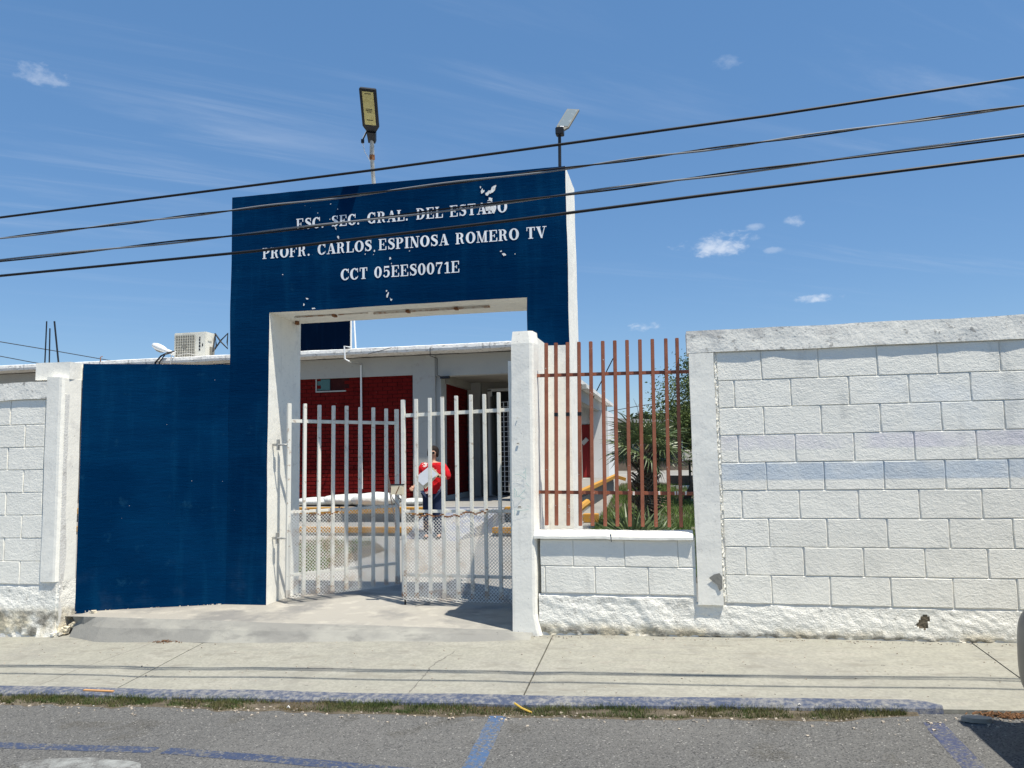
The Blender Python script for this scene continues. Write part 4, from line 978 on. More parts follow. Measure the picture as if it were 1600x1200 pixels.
# things on the roof
nb = thing('roof_tank_room', 'dark navy box standing on the flat roof, seen through the portal opening', 'rooftop block', (-9, 18, 2.1))
pbox(-10.7, -7.98, 18, 18.15, 2.12, 3.75, .3, .006).build('wall', 'navy_wall', nb)
MB().box(-7.973, -7.95, 18.02, 18.08, 2.12, 3.75).build('trim', 'litter', nb)
p0, p1 = AT(557, 543, 16), AT(552, 480, 16)
tag(MB().tube([(p0[0], 16, 2.13), (p1[0], 16, 3.4)], .02, 8).build('roof_pole', 'white_plastic', None, (p0[0], 16, 2.13)), 'thin white upright pole on the roof beside the navy box', 'pole')
ac = thing('air_conditioner', 'white outdoor air-conditioning unit with round fan grille on the roof', 'air conditioner', (-10.15, 14.75, 2.13))
MB().box(-10.54, -9.77, 14.60, 14.93, 2.16, 2.735).build('casing', 'cream_plastic', ac, bevel=.012)
MB().box(-10.50, -9.81, 14.66, 14.90, 2.13, 2.158).build('feet', 'dark_metal', ac)
MB().box(-10.505, -10.03, 14.592, 14.599, 2.19, 2.68).build('fan_recess', 'grille', ac)
mb = MB()
for k in range(9): x = -10.49 + k * .056; mb.box(x, x + .006, 14.582, 14.588, 2.19, 2.68)
for k in range(9): z = 2.20 + k * .058; mb.box(-10.505, -10.03, 14.5885, 14.5915, z, z + .006)
mb.build('grille_bars', 'cream_plastic', ac, kind='stuff')
mb = MB(); cx, cz = -10.27, 2.44
mb.tube([(cx, 14.589, cz), (cx, 14.58, cz)], .05, 12); mb.build('fan_hub', 'grille', ac)
for (a, b) in ((2.60, 2.63), (2.54, 2.585), (2.47, 2.52), (2.40, 2.45), (2.33, 2.37)): MB().box(-9.93, -9.90, 14.594, 14.599, a, b, j=.004).build('marking', 'dark_metal', ac)
MB().box(-9.86, -9.835, 14.594, 14.599, 2.42, 2.48, j=.004).build('marking', 'dark_metal', ac)
MB().box(-9.769, -9.755, 14.66, 14.80, 2.55, 2.60).build('vent', 'cream_plastic', ac)
MB().box(-9.769, -9.74, 14.74, 14.88, 2.2, 2.42).build('valve_cover', 'grille', ac)
lp = [AT(336, 522, 15), AT(338, 540, 15), AT(334, 548, 14.9), AT(345, 532, 15), AT(356, 521, 15), AT(355, 535, 15), AT(356, 545, 14.9), AT(345, 534, 14.92), AT(336, 521, 14.9)]
tag(MB().tube([AT(333, 549, 14.6)] + lp, .017, 6).build('refrigerant_hose', 'black_rubber', None, AT(345, 549, 14.8)), 'black insulated hose looped beside the roof air-conditioner', 'hose')
tag(MB().box(-9.35, -8.6, 16, 16.6, 2.13, 2.62).build('roof_curb', 'beam_white', None, (-9, 16.3, 2.13)), 'low pale block on the roof next to the blue portal', 'rooftop block')
rl = thing('lamp_head', 'white cobra-head street lamp lying tilted on the roof edge left of the air-conditioner', 'lamp', AT(268, 552, 14.2))
a, b = Vector(AT(240, 539, 14.3)), Vector(AT(272, 553, 14.2)); mb = MB(); P = []; Rr = []
for k in range(9):
    f = k / 8; P.append(a.lerp(b, f)); Rr.append(.02 + .055 * sin(pi * min(1, f * 1.3 + .12)) ** .7 if f < .7 else .045 - .02 * (f - .7))
mb.tube(P, Rr, 12).build('housing', 'white_plastic', rl, smooth=True)
mb = MB(); P = [a.lerp(b, f) + Vector((0, 0, -.055)) for f in (.05, .2, .35, .48)]; mb.tube(P, [.02, .045, .045, .02], 10).build('lens', 'grille', rl, smooth=True)
tag(MB().tube([AT(272, 549, 14.1), AT(262, 551, 13.98), AT(252, 556, 13.95), AT(243, 566, 13.95), AT(241, 580, 13.98)], .018, 6).tube([AT(268, 551, 14.05), AT(258, 554, 13.94), AT(249, 566, 13.94), AT(248, 580, 13.97)], .014, 6).build('cable_bundle', 'black_rubber', None, AT(255, 552, 14)), 'black cables hanging over the roof edge beneath the tilted lamp', 'cable')
tag(MB().tube([AT(275, 549, 14), AT(268, 555, 13.93), AT(266, 570, 13.95)], .012, 6).tube([AT(278, 556, 13.95), AT(292, 552, 13.93), AT(310, 556, 13.95)], .008, 6).build('white_cable', 'litter', None, AT(272, 552, 14)), 'pale cable looped over the roof edge under the air-conditioner', 'cable')
tag(MB().tube([AT(157, 565, 13.95), AT(157, 558, 13.97), AT(160, 557, 14.05)], .01, 6).build('roof_hook', 'rust', None, AT(157, 562, 14)), 'small rusty hook on the roof edge above the blue side wall', 'hook')

# reinforcing bars standing out of the corner cap
for (u0, w0, u1, w1, r, lb) in ((70, 569, 73, 502, .006, 'leftmost of the three dark reinforcing bars on the white corner cap'), (77, 569, 78, 513, .006, 'shortest, middle one of the three reinforcing bars on the corner cap'), (92, 569, 85, 502, .008, 'rightmost, leaning one of the three reinforcing bars on the corner cap')):
    p, q = AT(u0, w0, 6.0), AT(u1, w1, 6.0)
    t = MB().tube([(p[0], 6.0, .88), (q[0], 6.0, q[2])], r, 6).build('rebar', 'dark_metal', None, (p[0], 6.0, .88)); tag(t, lb, 'steel bar', 'reinforcing bars on the corner cap')
# far wires at the left
tag(MB().tube([AT(-60, 525, 40), AT(0, 534, 42), AT(90, 549, 46), AT(170, 563, 50), AT(230, 571, 54)], .03, 5).build('far_cable', 'grey_cable', None, AT(0, 534, 42)), 'upper of two thin distant cables left of the reinforcing bars', 'cable', 'distant cables at the left')
tag(MB().tube([AT(-60, 547, 40), AT(0, 556.5, 42), AT(50, 566, 45), AT(90, 572, 47)], .028, 5).build('far_cable', 'grey_cable', None, AT(0, 557, 42)), 'lower of two thin distant cables left of the reinforcing bars', 'cable', 'distant cables at the left')

# ------------------------------------------------------------------ lamps on the portal
l1 = thing('flood_lamp', 'LED street lamp with yellow panel on a bent galvanised pole atop the portal', 'lamp', (-2.64, 6.75, 2.5))
MB().tube([(-2.755, 6.80, 2.49), (-2.752, 6.74, 2.72), (-2.745, 6.70, 2.86)], [.021, .020, .020], 10).build('pole', 'galvanised', l1)
MB().tube([(-2.746, 6.708, 2.83), (-2.744, 6.70, 2.875)], .027, 10).build('collar', 'rust', l1)
MB().tube([(-2.744, 6.70, 2.87), (-2.715, 6.63, 3.10)], [.024, .017], 10).build('arm', 'galvanised', l1)
hb, ht = Vector((-2.712, 6.62, 3.06)), Vector((-2.607, 6.27, 3.325)); dd = (ht - hb).normalized(); rr = Vector((1, 0, 0)); nn = rr.cross(dd).normalized()
if nn.y > 0: nn = -nn
rr = (rr - dd * rr.dot(dd)).normalized()
def plate(mb, prof, th, off=0.0):
    """prof: (along, half width) pairs; a plate of thickness th"""
    A_ = [hb + dd * s + rr * w + nn * off for s, w in prof] + [hb + dd * s - rr * w + nn * off for s, w in reversed(prof)]
    n = len(A_); return mb.add(A_ + [p + nn * th for p in A_], [tuple(range(n))[::-1], tuple(range(n, 2 * n))] + [(i, (i + 1) % n, n + (i + 1) % n, n + i) for i in range(n)])
Lh = (ht - hb).length
plate(MB(), [(0, .03), (.03, .05), (.075, .078), (Lh - .01, .078), (Lh, .068)], .022).build('housing', 'dark_metal', l1)
plate(MB(), [(.095, .052), (Lh - .028, .052)], .003, .0222).build('led_panel', 'led_panel', l1)
mb = MB()
for s, w in ((.14, .03), (.22, .02), (.235, .03), (.25, .03), (Lh - .05, .03)):
    plate(mb, [(s, w), (s + .006, w)], .001, .0254)
mb.build('panel_marking', 'dark_metal', l1)
plate(MB(), [(-.09, .034), (.02, .042)], .05, -.012).build('bracket', 'dark_metal', l1)
MB().tube([(-2.75, 6.60, 3.09), (-2.795, 6.60, 3.01), (-2.80, 6.61, 2.96), (-2.785, 6.62, 2.88), (-2.745, 6.66, 2.80)], .004, 5).build('loose_wire', 'white_plastic', l1)
MB().tube([(-2.74, 6.60, 3.10), (-2.79, 6.60, 3.0)], .007, 5).box(-2.81, -2.785, 6.59, 6.61, 2.96, 2.995).build('connector', 'dark_metal', l1)
l2 = thing('solar_lamp', 'solar street lamp with grey tilted panel on a black pole at the portal corner', 'lamp', (-.98, 6.95, 2.5))
MB().tube([(-.973, 6.95, 2.49), (-.966, 6.95, 3.02)], .015, 10).build('pole', 'dark_metal', l2)
MB().box(-1.0, -.925, 6.91, 6.99, 2.985, 3.055).build('bracket', 'dark_metal', l2, bevel=.006)
hb = Vector((-.955, 6.97, 3.05)); ht = Vector((-.855, 7.16, 3.325)); dd = (ht - hb).normalized(); rr = Vector((1, 0, 0)); rr = (rr - dd * rr.dot(dd)).normalized(); nn = rr.cross(dd).normalized()
if nn.y > 0: nn = -nn
Lh = (ht - hb).length
plate(MB(), [(0, .03), (.05, .062), (Lh, .062)], .018, -.018).build('housing', 'grille', l2)
plate(MB(), [(.055, .052), (Lh - .012, .052)], .003, .0005).build('solar_panel', 'solar_panel', l2)
plate(MB(), [(.02, .016), (.04, .018)], .008, .0045).build('glint_plate', 'glint', l2)  # small bright plate, the glint is put into its pale colour

# ------------------------------------------------------------------ overhead cables
def wire(label, pts, r, mat, twist=0, grp='overhead cables crossing the picture'):
    t = None; P = [Vector(p) for p in pts]
    # extend beyond the frame along a gentle sag
    a = P[0] + (P[0] - P[1]).normalized() * 14; b = P[-1] + (P[-1] - P[-2]).normalized() * 14
    a.z += .5; b.z += .6
    fine = []
    Q = [a] + P + [b]
    for i in range(len(Q) - 1):
        n = 40 if 0 < i < len(Q) - 2 else 30
        p0, p1, p2, p3 = Q[max(i - 1, 0)], Q[i], Q[i + 1], Q[min(i + 2, len(Q) - 1)]
        for k in range(n):
            s = k / n; fine.append(p1.lerp(p2, s))
    fine.append(Q[-1])
    if not twist:
        return tag(MB().tube(fine, r, 8).build('cable', mat, None, P[0], smooth=True), label, 'cable', grp)
    t = thing('cable', label, 'cable', P[0], grp)
    for ph in range(2):
        q = []
        for i, p in enumerate(fine):
            a = p.x * twist + ph * pi + 1.2 * noise.noise(Vector((p.x * .7, 0, 0))); q.append(p + Vector((0, cos(a), sin(a))) * r * .9)
        MB().tube(q, r * (.85 if ph else .75), 7).build('strand', [mat, 'sheen_cable'][ph], t, smooth=True)
    return t
wire('topmost black overhead cable, passing just above the solar lamp bracket', [(-4.57, 4.39, 1.71), (-1.78, 4.38, 1.782), (-.9, 4.37, 1.81), (.57, 4.36, 1.862), (1.86, 4.35, 1.925)], .0085, 'black_rubber')
wire('second overhead cable from the top, crossing the top edge of the portal', [(-4.56, 4.39, 1.56), (-2.59, 4.38, 1.61), (-.9, 4.37, 1.66), (.22, 4.36, 1.70), (1.16, 4.36, 1.742), (1.85, 4.35, 1.77)], .0062, 'black_rubber', 5.5)
wire('twisted overhead cable, third from the top, crossing the first line of lettering', [(-4.62, 4.45, 1.42), (-2.62, 4.45, 1.464), (-.92, 4.43, 1.52), (.14, 4.42, 1.562), (1.31, 4.41, 1.61), (1.86, 4.41, 1.632)], .0072, 'black_rubber', 3.2)
wire('lowest black overhead cable, passing between the first and second lines of lettering', [(-4.46, 4.31, 1.27), (-2.54, 4.30, 1.30), (-.89, 4.29, 1.36), (.2, 4.28, 1.41), (1.79, 4.26, 1.472)], .009, 'black_rubber')

# ------------------------------------------------------------------ sacks, rope, yard objects
def sack(label, c, rx, ry, rz_, seed):
    mb = MB(); nu, nv = 22, 12
    for j in range(nv + 1):
        for i in range(nu):
            a = 2 * pi * i / nu; b = pi * j / nv - pi / 2
            cx_ = math.copysign(abs(cos(a)) ** .8, cos(a)); sy_ = math.copysign(abs(sin(a)) ** .8, sin(a))
            p = Vector((cx_ * cos(b) ** .6 * rx, sy_ * cos(b) ** .6 * ry, sin(b) * rz_)); f = 1 + .14 * noise.noise(p * 5 + Vector((seed, 0, 0)))
            mb.v.append((c[0] + p.x * f, c[1] + p.y * f, max(PZ + .002, c[2] + p.z * f)))
    mb.f = [(j * nu + i, j * nu + (i + 1) % nu, (j + 1) * nu + (i + 1) % nu, (j + 1) * nu + i) for j in range(nv) for i in range(nu)]; mb.mi = [0] * len(mb.f)
    return tag(mb.build('sack', 'sack', None, (c[0], c[1], PZ), smooth=True), label, 'sack', 'white sacks on the platform')
sack('flat white sack lying at the left of the sack row, under the small window', (-6.55, 13.55, -.82), .52, .3, .075, 1)
sack('rounded white sack in the middle of the row on the platform', (-6.05, 13.5, -.79), .42, .32, .10, 5)
sack('largest bulging white sack, directly below the white wall conduit', (-5.42, 13.40, -.78), .46, .32, .125, 9)
sack('small crumpled white bag behind the gate latch', (-4.72, 13.5, -.83), .22, .2, .06, 14)
rp = thing('rope', 'beige rope looped over the left gate leaf near its free end', 'rope', AT(605, 740, 7.3))
MB().tube([AT(606, 690, 7.33), AT(606, 735, 7.30), AT(607, 760, 7.3), AT(612, 785, 7.3), AT(616, 805, 7.35), AT(619, 830, 7.4)], .006, 6).build('strand', 'rope', rp)
MB().tube([AT(606, 742, 7.29), AT(610, 760, 7.28), AT(620, 775, 7.22), AT(628, 782, 7.0)], .006, 6).build('strand', 'rope', rp)
MB().tube([AT(607, 755, 7.29), AT(613, 778, 7.28), AT(622, 790, 7.26), AT(630, 820, 7.2)], .005, 6).build('strand', 'rope', rp)
# yard kerbs and path at the right, seen through the railing
yr = thing('yard_ramp', None, None, (-2, 17, -1.2)); struct(yr)
A_, B_, C_ = AT(903, 771, 15), AT(963, 743, 22), AT(978, 749, 22)
MB().beam((A_[0], A_[1], A_[2]), (B_[0], B_[1], B_[2]), .11, .08).build('yellow_kerb', 'yellow_paint', yr)
MB().beam((B_[0], B_[1] - .05, B_[2] - .03), (C_[0], C_[1] - .05, C_[2]), .11, .09).build('yellow_kerb', 'yellow_paint', yr)
MB().add([(A_[0] - .08, 15, -1.26), (A_[0] - .08, 15, A_[2] - .04), (B_[0] - .08, 22, B_[2] - .04), (B_[0] - .08, 22, -1.2), (A_[0] - 1.6, 15, A_[2] - .12), (B_[0] - 1.6, 22, B_[2] - .10), (A_[0] - 1.6, 15, -1.3)], [(0, 3, 2, 1), (1, 2, 5, 4), (0, 1, 4, 6)]).build('ramp_surface', 'yard_concrete', yr)
MB().box(-1.69, -1.41, 13.95, 14.2, -1.25, -1.10).build('yellow_kerb', 'yellow_paint', yr, bevel=.01)
MB().tube([AT(903, 797, 14.6), AT(910, 791, 14.7), AT(918, 785, 14.9)], .07, 8).build('yellow_kerb', 'yellow_paint', yr)
MB().box(-6, -1.66, 13.6, 13.9, -1.27, -1.22).build('path_edge', 'yard_concrete', yr)
fb = thing('far_building', 'low grey school building with dark windows behind the fan palm', 'building', (-1, 36, -.85))
MB().box(-3.0, .55, 36, 40, -1, 1.30).build('wall', 'brown_wall', fb)
MB().add([(-3.2, 35.6, 1.40), (.75, 35.6, 1.24), (.75, 41, 1.24), (-3.2, 41, 1.40), (-3.2, 35.6, 1.60), (.75, 35.6, 1.36), (.75, 41, 1.36), (-3.2, 41, 1.60)], [(0, 1, 2, 3), (4, 7, 6, 5), (0, 4, 5, 1), (1, 5, 6, 2), (2, 6, 7, 3), (3, 7, 4, 0)]).build('roof', 'beam_white', fb)
for x in (-2.2, -1.45, -.7, .02):
    w_ = MB().box(x, x + .55, 35.95, 35.99, -.45, .95).build('window', 'dark_glass', fb); MB().box(x + .26, x + .29, 35.93, 35.949, -.45, .95).build('mullion', 'frame_white', w_)
tag(pbox(-.3, 4.5, 24, 24.25, -1.15, -.74, .5, .01).build('garden_wall', 'brown_wall', None, (2, 24, -1.15)), 'low dark garden wall across the lawn behind the tree trunk', 'wall')
tag(MB().box(-.3, 6, 23.0, 23.35, -1.12, -1.0).build('lawn_kerb', 'litter', None, (2, 23, -1.1)), 'pale concrete kerb at the far edge of the lawn', 'kerb')
tag(MB().box(.1, 6, 44, 44.3, -1, .05).build('boundary_wall', 'porch_wall', None, (3, 44, -1)), 'pale pink boundary wall far behind the tree', 'wall')
st_ = MB().box(.28, .85, 18.2, 18.6, -1.19, -1.12, j=.03); tag(st_.build('stepping_stone', 'stone', None, (.5, 18.4, -1.18), bevel=.02), 'pale flat stone on the lawn right of the palm, farther one', 'stone', 'stones on the lawn')
st_ = MB().box(.15, .7, 12.4, 12.7, -1.29, -1.20, j=.03); tag(st_.build('stepping_stone', 'stone', None, (.4, 12.5, -1.28), bevel=.02), 'pale flat stone on the lawn at the right end of the railing, nearer one', 'stone', 'stones on the lawn')
mbx = thing('letter_box', 'small pale box on a thin dark post beside the tree trunk', 'box', AT(1078, 745, 20))
p = AT(1077, 712, 20); MB().box(p[0] - .14, p[0] + .16, 19.9, 20.15, p[2] - .13, p[2] + .15).build('box', 'litter', mbx, bevel=.03)
MB().tube([(p[0], 20, -1.15), (p[0], 20, p[2] - .12)], .03, 6).build('post', 'dark_metal', mbx)
for (pts, lb) in (([AT(918, 655, 27), AT(945, 600, 27)], 'thin dark aerial rod leaning above the school roof edge'),):
    tag(MB().tube([AT(925, 625, 27), AT(958, 560, 27)], .02, 5).build('aerial', 'dark_metal', None, AT(925, 625, 27)), lb, 'aerial')
tag(MB().tube([AT(900, 652, 60), AT(1000, 634, 60), AT(1090, 622, 60)], .03, 5).build('far_cable', 'grey_cable', None, AT(1000, 634, 60)), 'thin distant cable seen through the brown railing above the palm', 'cable')

# ------------------------------------------------------------------ palms
def frond_mesh(seed, n=26, spread=250, L=.62, pet=.5, droop=.25, mat='palm_leaf'):
    r = random.Random(seed); vs, fs, mi = [], [], []
    def quadstrip(pts, ws, side, m):
        o = len(vs)
        for p, w in zip(pts, ws): vs.extend([tuple(p - side * w), tuple(p + side * w)])
        for i in range(len(pts) - 1): fs.append((o + 2 * i, o + 2 * i + 1, o + 2 * i + 3, o + 2 * i + 2)); mi.append(m)
    quadstrip([Vector((0, 0, 0)), Vector((pet * .5, 0, .02)), Vector((pet, 0, 0))], [.014, .010, .009], Vector((0, 1, 0)), 1)
    for k in range(n):
        a = radians(-spread / 2 + spread * k / (n - 1)) + r.uniform(-.03, .03); l = L * (1 - .28 * abs(a) / pi) * r.uniform(.9, 1.06)
        d = Vector((cos(a), sin(a), 0)); s = Vector((-sin(a), cos(a), 0)); fold = .5 if k % 2 else -.5
        s2 = (s + Vector((0, 0, fold))).normalized(); dr = droop * r.uniform(.5, 1.6)
        pts = [Vector((pet, 0, 0)) + d * (l * t) + Vector((0, 0, -dr * l * t ** 3 + .03 * sin(t * 3))) for t in (.03, .35, .65, 1)]
        quadstrip(pts, [.005, .017, .013, .001], s2, 0)
    me = bpy.data.meshes.new('frond'); me.from_pydata(vs, [], fs); me.materials.append(MATS[mat]); me.materials.append(MATS['palm_stalk'])
    me.polygons.foreach_set('material_index', mi); me.update(); return me
FR = [frond_mesh(s, L=.60, pet=.45) for s in range(5)]; FD = [frond_mesh(20 + s, n=18, L=.45, pet=.3, droop=.9, mat='palm_dry') for s in range(3)]
FU = [frond_mesh(40 + s, n=20, spread=170, L=.55, pet=.35, droop=.12) for s in range(4)]
def put_frond(me, root, z, az, el, sc, roll=0, mirror=False):
    o = bpy.data.objects.new('frond', me); COL.objects.link(o); o.parent = root
    o.matrix_local = Matrix.Translation((0, 0, z)) @ Matrix.Rotation(az, 4, 'Z') @ Matrix.Rotation(-el, 4, 'Y') @ Matrix.Rotation(roll, 4, 'X') @ Matrix.Diagonal((sc, sc, sc, 1)); return o
pc = AT(1008, 800, 13); pm = thing('fan_palm', 'bushy green fan palm with a skirt of dead fronds on the lawn', 'palm', (pc[0], 13, -1.27))
mb = MB(); mb.tube([(pc[0], 13, -1.27), (pc[0] + .03, 13, -.6), (pc[0] + .04, 13, .05)], [.16, .13, .10], 12)
for i in range(160):
    a = random.uniform(0, 2 * pi); z = random.uniform(-1.2, .0); r0 = .10 + .04 * random.random(); q = Vector((pc[0] + .02 + cos(a) * r0, 13 + sin(a) * r0, z))
    mb.beam(q, q + Vector((cos(a) * .13, sin(a) * .13, .10)), .035, .012)
mb.build('trunk', 'bark', pm)
r = random.Random(3)
for i in range(21):
    f = i / 21; put_frond(FR[i % 5], pm, 1.18 + .12 * f, i * 2.39996, radians(-8 + 66 * f), r.uniform(.66, .88), r.uniform(-.6, .6))
for i in range(9): put_frond(FD[i % 3], pm, r.uniform(.6, 1.15), r.uniform(0, 2 * pi), radians(r.uniform(-70, -40)), r.uniform(.6, .85), r.uniform(-.8, .8))
yp = thing('young_palm', 'young stemless palm with spiky upright leaves behind the white sill', 'palm', (-.42, 8.6, -1.34))
for i in range(15):
    f = (i % 5) / 5; put_frond(FU[i % 4], yp, .05, i * 2.39996 + .4, radians(30 + 50 * f), r.uniform(.72, .92), r.uniform(-1.2, 1.2))

# ------------------------------------------------------------------ trees
def tree(name, label, base, h, crown, nleaf, ls, seed, trunk_r=.12, mat='leaf', group=None, low=0):
    """crown: (cx, cy, cz, rx, ry, rz) centre in eye-based coordinates"""
    t = thing(name, label, 'tree', base, group); r = random.Random(seed); b = Vector(base); c = Vector(crown[:3]); R_ = Vector(crown[3:])
    mb = MB(); fork = b.lerp(c, .42) + Vector((r.uniform(-.1, .1), 0, 0))
    mb.tube([b, b.lerp(fork, .4) + Vector((r.uniform(-.08, .08), 0, 0)), fork], [trunk_r, trunk_r * .8, trunk_r * .65], 9)
    tips = []
    for i in range(26):
        a = r.uniform(0, 2 * pi); e = r.uniform(-.55, 1.2); rad = r.uniform(.5, 1)
        p = c + Vector((cos(a) * cos(e) * R_.x, sin(a) * cos(e) * R_.y, sin(e) * R_.z)) * rad
        m = fork.lerp(p, .5) + Vector((0, 0, .12 * R_.z)); mb.tube([fork, m, p], [trunk_r * .35, trunk_r * .2, trunk_r * .06], 5, cap=False)
        tips += [p, m.lerp(p, .6)]
    tr_ = mb.build('trunk', 'bark', t, smooth=True)
    V, F = [], []
    cl = []
    for i in range(130):
        base_ = r.choice(tips); cl.append((base_ + Vector((r.gauss(0, .17) * R_.x, r.gauss(0, .17) * R_.y, r.gauss(0, .15) * R_.z)), r.uniform(.10, .24)))
    for i in range(nleaf):
        q, s = r.choice(cl); p = q + Vector((r.gauss(0, s) * R_.x, r.gauss(0, s) * R_.y, r.gauss(0, s * .7) * R_.z))
        d = Vector((r.gauss(0, 1), r.gauss(0, 1), r.gauss(-.3, .7))).normalized(); u = d.cross(Vector((r.gauss(0, 1), r.gauss(0, 1), r.gauss(0, 1)))).normalized(); l = ls * r.uniform(.6, 1.4)
        o = len(V); V += [p, p + d * l * .5 + u * l * .24, p + d * l, p + d * l * .5 - u * l * .24]; F.append((o, o + 1, o + 2, o + 3))
    mb = MB(); mb.keep = True; mb.v = [tuple(v) for v in V]; mb.f = F; mb.mi = [0] * len(F)
    mb.build('crown', mat, t)
    return t
tc_ = AT(1068, 748, 18)
tree('mesquite_tree', 'feathery green tree whose crown shows between the brown railing and the block wall', (tc_[0], 18, -1.18), 3.5, (1.22, 18, 1.0, 1.3, 1.1, 1.3), 62000, .062, 11, .09, 'leaf')
tree('mesquite_tree', 'darker dense tree behind the feathery one, right of the palm', (1.7, 24, -1.1), 3.5, (1.55, 24, .75, 1.5, 1.3, 1.15), 30000, .15, 13, .12, 'dark_leaf')
for i, (x, y, z, rx, rz_, lb) in enumerate([(-1.1, 42, 1.0, 1.6, 1.1, 'distant round green tree directly behind the palm crown'), (.6, 46, 1.3, 2.0, 1.3, 'distant green tree between the palm and the feathery tree'), (3.6, 43, 1.2, 2.2, 1.6, 'distant dark tree hidden behind the block wall end')]):
    tree('distant_tree', lb, (x, y, -.9), 3, (x, y, z, rx, 1.5, rz_), 9000, .24, 30 + i, .12, 'dark_leaf')
# bare twiggy shrub beside the palm
mb = MB(); r = random.Random(5); p0 = Vector(AT(1018, 740, 20)); p0.z = -1.14
for i in range(26):
    a = r.uniform(0, 2 * pi); q = p0 + Vector((cos(a) * .35, sin(a) * .3, r.uniform(1.3, 2.35))); m = p0.lerp(q, .5) + Vector((r.uniform(-.12, .12), 0, .1)); mb.tube([p0, m, q], [.018, .012, .005], 5, cap=False)
    for k in range(5):
        s = m.lerp(q, r.random()); mb.tube([s, s + Vector((r.gauss(0, .12), r.gauss(0, .1), r.uniform(.05, .25)))], [.006, .003], 4, cap=False)
tag(mb.build('bare_shrub', 'bark', None, tuple(p0)), 'leafless brown twiggy shrub rising behind the palm', 'shrub')

# ------------------------------------------------------------------ grass
def blades(name, mat, spots, h, w, seed, parent=None):
    r = random.Random(seed); mb = MB(); mb.keep = True; V, F = [], []
    for (x, y, z, s) in spots:
        a = r.uniform(0, 2 * pi); hh = h * s * r.uniform(.5, 1.2); lean = r.uniform(.1, .8) * hh; b = r.uniform(0, 2 * pi); o = len(V)
        ww = w * r.uniform(.6, 1.2)
        V += [(x - cos(a) * ww, y - sin(a) * ww, z), (x + cos(a) * ww, y + sin(a) * ww, z), (x + cos(b) * lean, y + sin(b) * lean, z + hh)]; F.append((o, o + 1, o + 2))
    mb.v, mb.f, mb.mi = V, F, [0] * len(F); o = mb.build(name, mat, parent); o['kind'] = 'stuff'; return o
r = random.Random(9); S1, S2 = [], []
while len(S1) < 46000:
    x = r.uniform(-8, 1.14); edge = 4.575; wd = .118 + .045 * noise.noise(Vector((x * 1.7, 0, 7))) + .035 * noise.noise(Vector((x * 8, 0, 7)))
    if x > .75: wd *= max(.3, 1 - (x - .75) * 1.6)
    f = r.random() ** 1.15; y = edge - f * wd * 1.2
    dens = .62 + 1.3 * noise.noise(Vector((x * 4.1, y * 11, 2))) + .5 * noise.noise(Vector((x * 14, y * 20, 5)))
    if r.random() > dens: continue
    q = (x, y, zroad(x) - .002, 1.0 - .55 * f)
    (S2 if noise.noise(Vector((x * 2.3, y * 3, 11))) + r.gauss(0, .25) > .20 else S1).append(q)
g1 = blades('kerb_grass', 'grass', S1, .043, .0032, 1); tag(g1, 'low green grass strip growing in the gutter along the blue kerb', 'grass')
g2 = blades('dry_kerb_grass', 'dry_grass', S2, .030, .0028, 2); tag(g2, 'dry yellowish grass mixed into the strip along the kerb', 'grass')
mb = MB(); xs = rng(-8, 1.2, .05)
for x in xs:
    wd = .14 + .045 * noise.noise(Vector((x * 1.7, 0, 7))) + .04 * noise.noise(Vector((x * 8, 0, 7)))
    if x > .75: wd *= max(.25, 1 - (x - .75) * 1.6)
    for y, lift in ((4.585, .012), (4.575 - wd * .5, .010), (4.575 - wd * 1.15, .0004)): mb.v.append((x, y, zroad(x) + lift))
mb.f = [(i * 3 + k, i * 3 + k + 1, i * 3 + k + 4, i * 3 + k + 3) for i in range(len(xs) - 1) for k in range(2)]; mb.mi = [0] * len(mb.f)
struct(mb.build('gutter_soil', 'soil'))
S = []
while len(S) < 30000:
    y = 8.5 + 16 * r.random() ** 1.5; x = r.uniform(-1.2 - .035 * (y - 8), -1.2 - .035 * (y - 8) + 2.2 + (y - 8) * .12)
    if noise.noise(Vector((x * .9, y * .5, 1))) + r.gauss(0, .3) < -.25: continue
    S.append((x, y, zyard(x, y), 1 + .8 * noise.noise(Vector((x, y, 4)))))
tag(blades('lawn_grass', 'yard_grass', S, .13, .010, 3), 'green lawn grass in the yard behind the brown railing', 'grass')
S = []
while len(S) < 5000:
    x = r.uniform(-7, -4); y = r.uniform(8.3, 11.5)
    if x > -4.1 - (.15 * (y - 8.3)) : continue
    if noise.noise(Vector((x * 1.4, y * 1.2, 5))) > -.1: S.append((x, y, -1.335, 1))
tag(blades('weed_patch', 'yard_grass', S, .09, .006, 4), 'sparse weeds on the bare bed behind the left gate leaf', 'weeds')

# ------------------------------------------------------------------ litter on pavement and road
def gz(x, y): return zside(x, y) + noise.noise(Vector((x * 1.3, y * 1.3, 0))) * .006 if y > 4.57 else zroad(x)
def GP(u, w):
    z = -1.45; q = None
    for _ in range(25):
        d_ = fw * 1200 + rt * (u - 800) + up * (600 - w); q = d_ * (z / d_.z); z = gz(q.x, q.y)
    return q.x, q.y, z
a, b = GP(131, 1080), GP(177, 1082)
tag(MB().beam((a[0], a[1], a[2] + .008), (b[0], b[1], b[2] + .008), .02, .007).build('wood_strip', 'wood_stick', None, a), 'short orange-brown wooden strip lying on the blue kerb paint', 'stick')
a, b = GP(804, 1102), GP(831, 1116); m_ = GP(815, 1105)
tag(MB().tube([(a[0], a[1], a[2] + .05), (m_[0], m_[1], m_[2] + .03), (b[0], b[1], b[2] + .008)], .006, 6).build('yellow_stick', 'yellow_stick', None, b), 'curved yellow stick leaning in the grass strip', 'stick')
c = GP(262, 1001); mb = MB(); r = random.Random(2)
